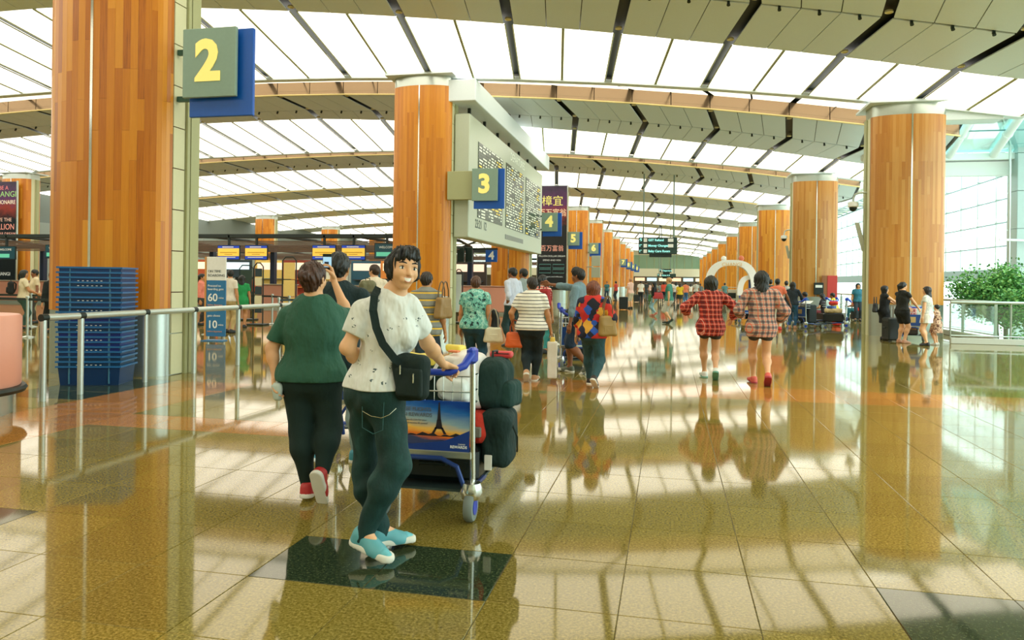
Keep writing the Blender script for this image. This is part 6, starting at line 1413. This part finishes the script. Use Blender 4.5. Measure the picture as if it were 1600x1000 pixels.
# the women by the broad column
fig('woman in a sleeveless black dress leaning on the trolley handle', 1381, 531, 1.54, -82, T_(cloth((18, 24, 26)), 'none', .44, loose=.010), TR((18, 24, 26), 'skirt', .31, loose=.004), ('bob', BLK), (24, 30, 34), FAIR, fem=True, hands={'R': (.1, .3, .62), 'L': (-.1, .28, .66)}, face=True)
pp = at(1381, 531); handbag('black handbag behind the woman in the black dress', (pp.x - .26, pp.y - .08, .78), R(70), (.3, .12, .26), (22, 26, 28), .2, .08, res=.016)
fig('woman with a ponytail in a black lace top and black shorts', 1409, 536, 1.64, -60, T_(cloth((26, 30, 26)), 'short', .53, fr=.4), TR((20, 26, 28), 'shorts', .3, loose=.012), ('pony', BLK), (190, 140, 110), FAIR, fem=True, hands={'R': (.1, .26, .55), 'L': (-.1, .26, .55)}, look=-.3, face=True)
fig('girl with long dark hair in a pale top and white shorts', 1448, 540, 1.53, 55, T_(floral('pale_pattern', [(0, (196, 200, 190)), (.5, (226, 226, 214)), (.6, (150, 160, 160))], 20.), 'short', .54, fr=.4), TR((240, 240, 232), 'skirt', .38, loose=.008), ('long', (30, 26, 24)), (36, 40, 42), FAIR, fem=True, stride=.04, look=.2)
fig('small child in a flowery dress holding on to the girl in white', 1463, 539, 1.06, 50, T_(floral('child_floral', [(0, (96, 56, 44)), (.45, (196, 160, 130)), (.6, (226, 200, 170))], 22.), 'none', .5, loose=.01), dict(kind='skirt', m=MATS['child_floral'], len=.3, loose=.03), ('bun', BLK), (200, 200, 190), FAIR, fem=True, hands={'L': (-.1, .2, .7), 'R': (.12, .12, .66)}, res=.013)
tp = at(1424, 533); trolley('luggage trolley in front of the ponytail woman', (tp.x, tp.y, 0), R(-8)); t = thing('picture_bag', 'bag with a dark picture on the trolley of the ponytail woman', 'bag', (tp.x, tp.y + .2, .17), R(-8)); soft('body', (.42, .26, .5), M((60, 52, 46), .5, name='bag_dark_brown'), t, .04, .006, 0, (0, 0, .25), .016); MB().rbox(-.16, -.14, .14, .16, -.125, .42, .004).build('picture', M((150, 110, 84), .4, name='bag_picture'), t)
t = thing('duffel_bag', 'pink bag on top of the ponytail woman\'s trolley', 'bag', (tp.x, tp.y + .2, .68), R(-8)); soft('body', (.34, .24, .26), cloth((226, 130, 126)), t, .07, .008, 0, (0, 0, .13), .016); MB().tube([(-.08, 0, .25), (0, 0, .33), (.08, 0, .25)], .01, 5).build('handle', M((150, 70, 76), .5, name='strap_rose'), t)
suitcase('upright black suitcase between the two women in black', at(1391, 533), R(-80), (.46, .3, .66), (22, 34, 34))
# check-in area
fig('woman in a cream top wearing a small black backpack at the far left desks', 36, 514, 1.66, -40, T_(cloth((226, 214, 180))), TR((52, 84, 76)), ('bob', (26, 34, 30)), fem=True, hands={'R': (.12, .2, .6), 'L': (-.1, .2, .6)}, look=-.4, face=True)
pp = at(36, 514); backpack('small black backpack on the woman at the far left', (pp.x - .2, pp.y - .22, .98), R(-40), (.28, .16, .36), (24, 30, 30), res=.02)
fig('man in a cream shirt standing at the far left desks', 54, 505, 1.7, 150, T_(cloth((226, 210, 176))), TR((70, 70, 64)), ('short', BLK), sk=BROWN, face=True)
fig('person in black standing just left of the big column', 81, 520, 1.62, 80, T_(cloth((20, 28, 26)), 'long'), TR((20, 26, 26)), ('short', BLK))
fig('man in a white shirt and khaki trousers right of the standee', 358, 520, 1.74, -10, T_(cloth((230, 222, 206))), TR((196, 172, 120)), ('short', BLK), look=.8)
fig('woman in a bright green dress with long black hair beyond the rail', 377, 512, 1.6, 20, T_(cloth((36, 150, 84)), 'short', .45), TR((36, 150, 84), 'skirt', .36, loose=.01), ('long', BLK), fem=True)
fig('person in a pink top behind the left edge of the standee', 314, 508, 1.64, -70, T_(cloth((236, 140, 120)), 'long'), TR((60, 60, 60)), ('pony', BLK), fem=True)
for x, c, lb in ((-24.6, (230, 120, 84), 'staff member in orange behind the third desk'), (-22.2, (232, 110, 80), 'staff member in coral behind the fifth desk'), (-14.2, (44, 54, 70), 'staff member in navy behind the desks left of the smiling man'), (-30.5, (60, 50, 50), 'staff member in brown behind the leftmost desks')):
    fig(lb, 0, 0, 1.62, 175, T_(cloth(c), 'long'), TR((40, 44, 50)), ('bun', BLK), fem=True, p=Vector((x, 36.4, 0)), res=.026)
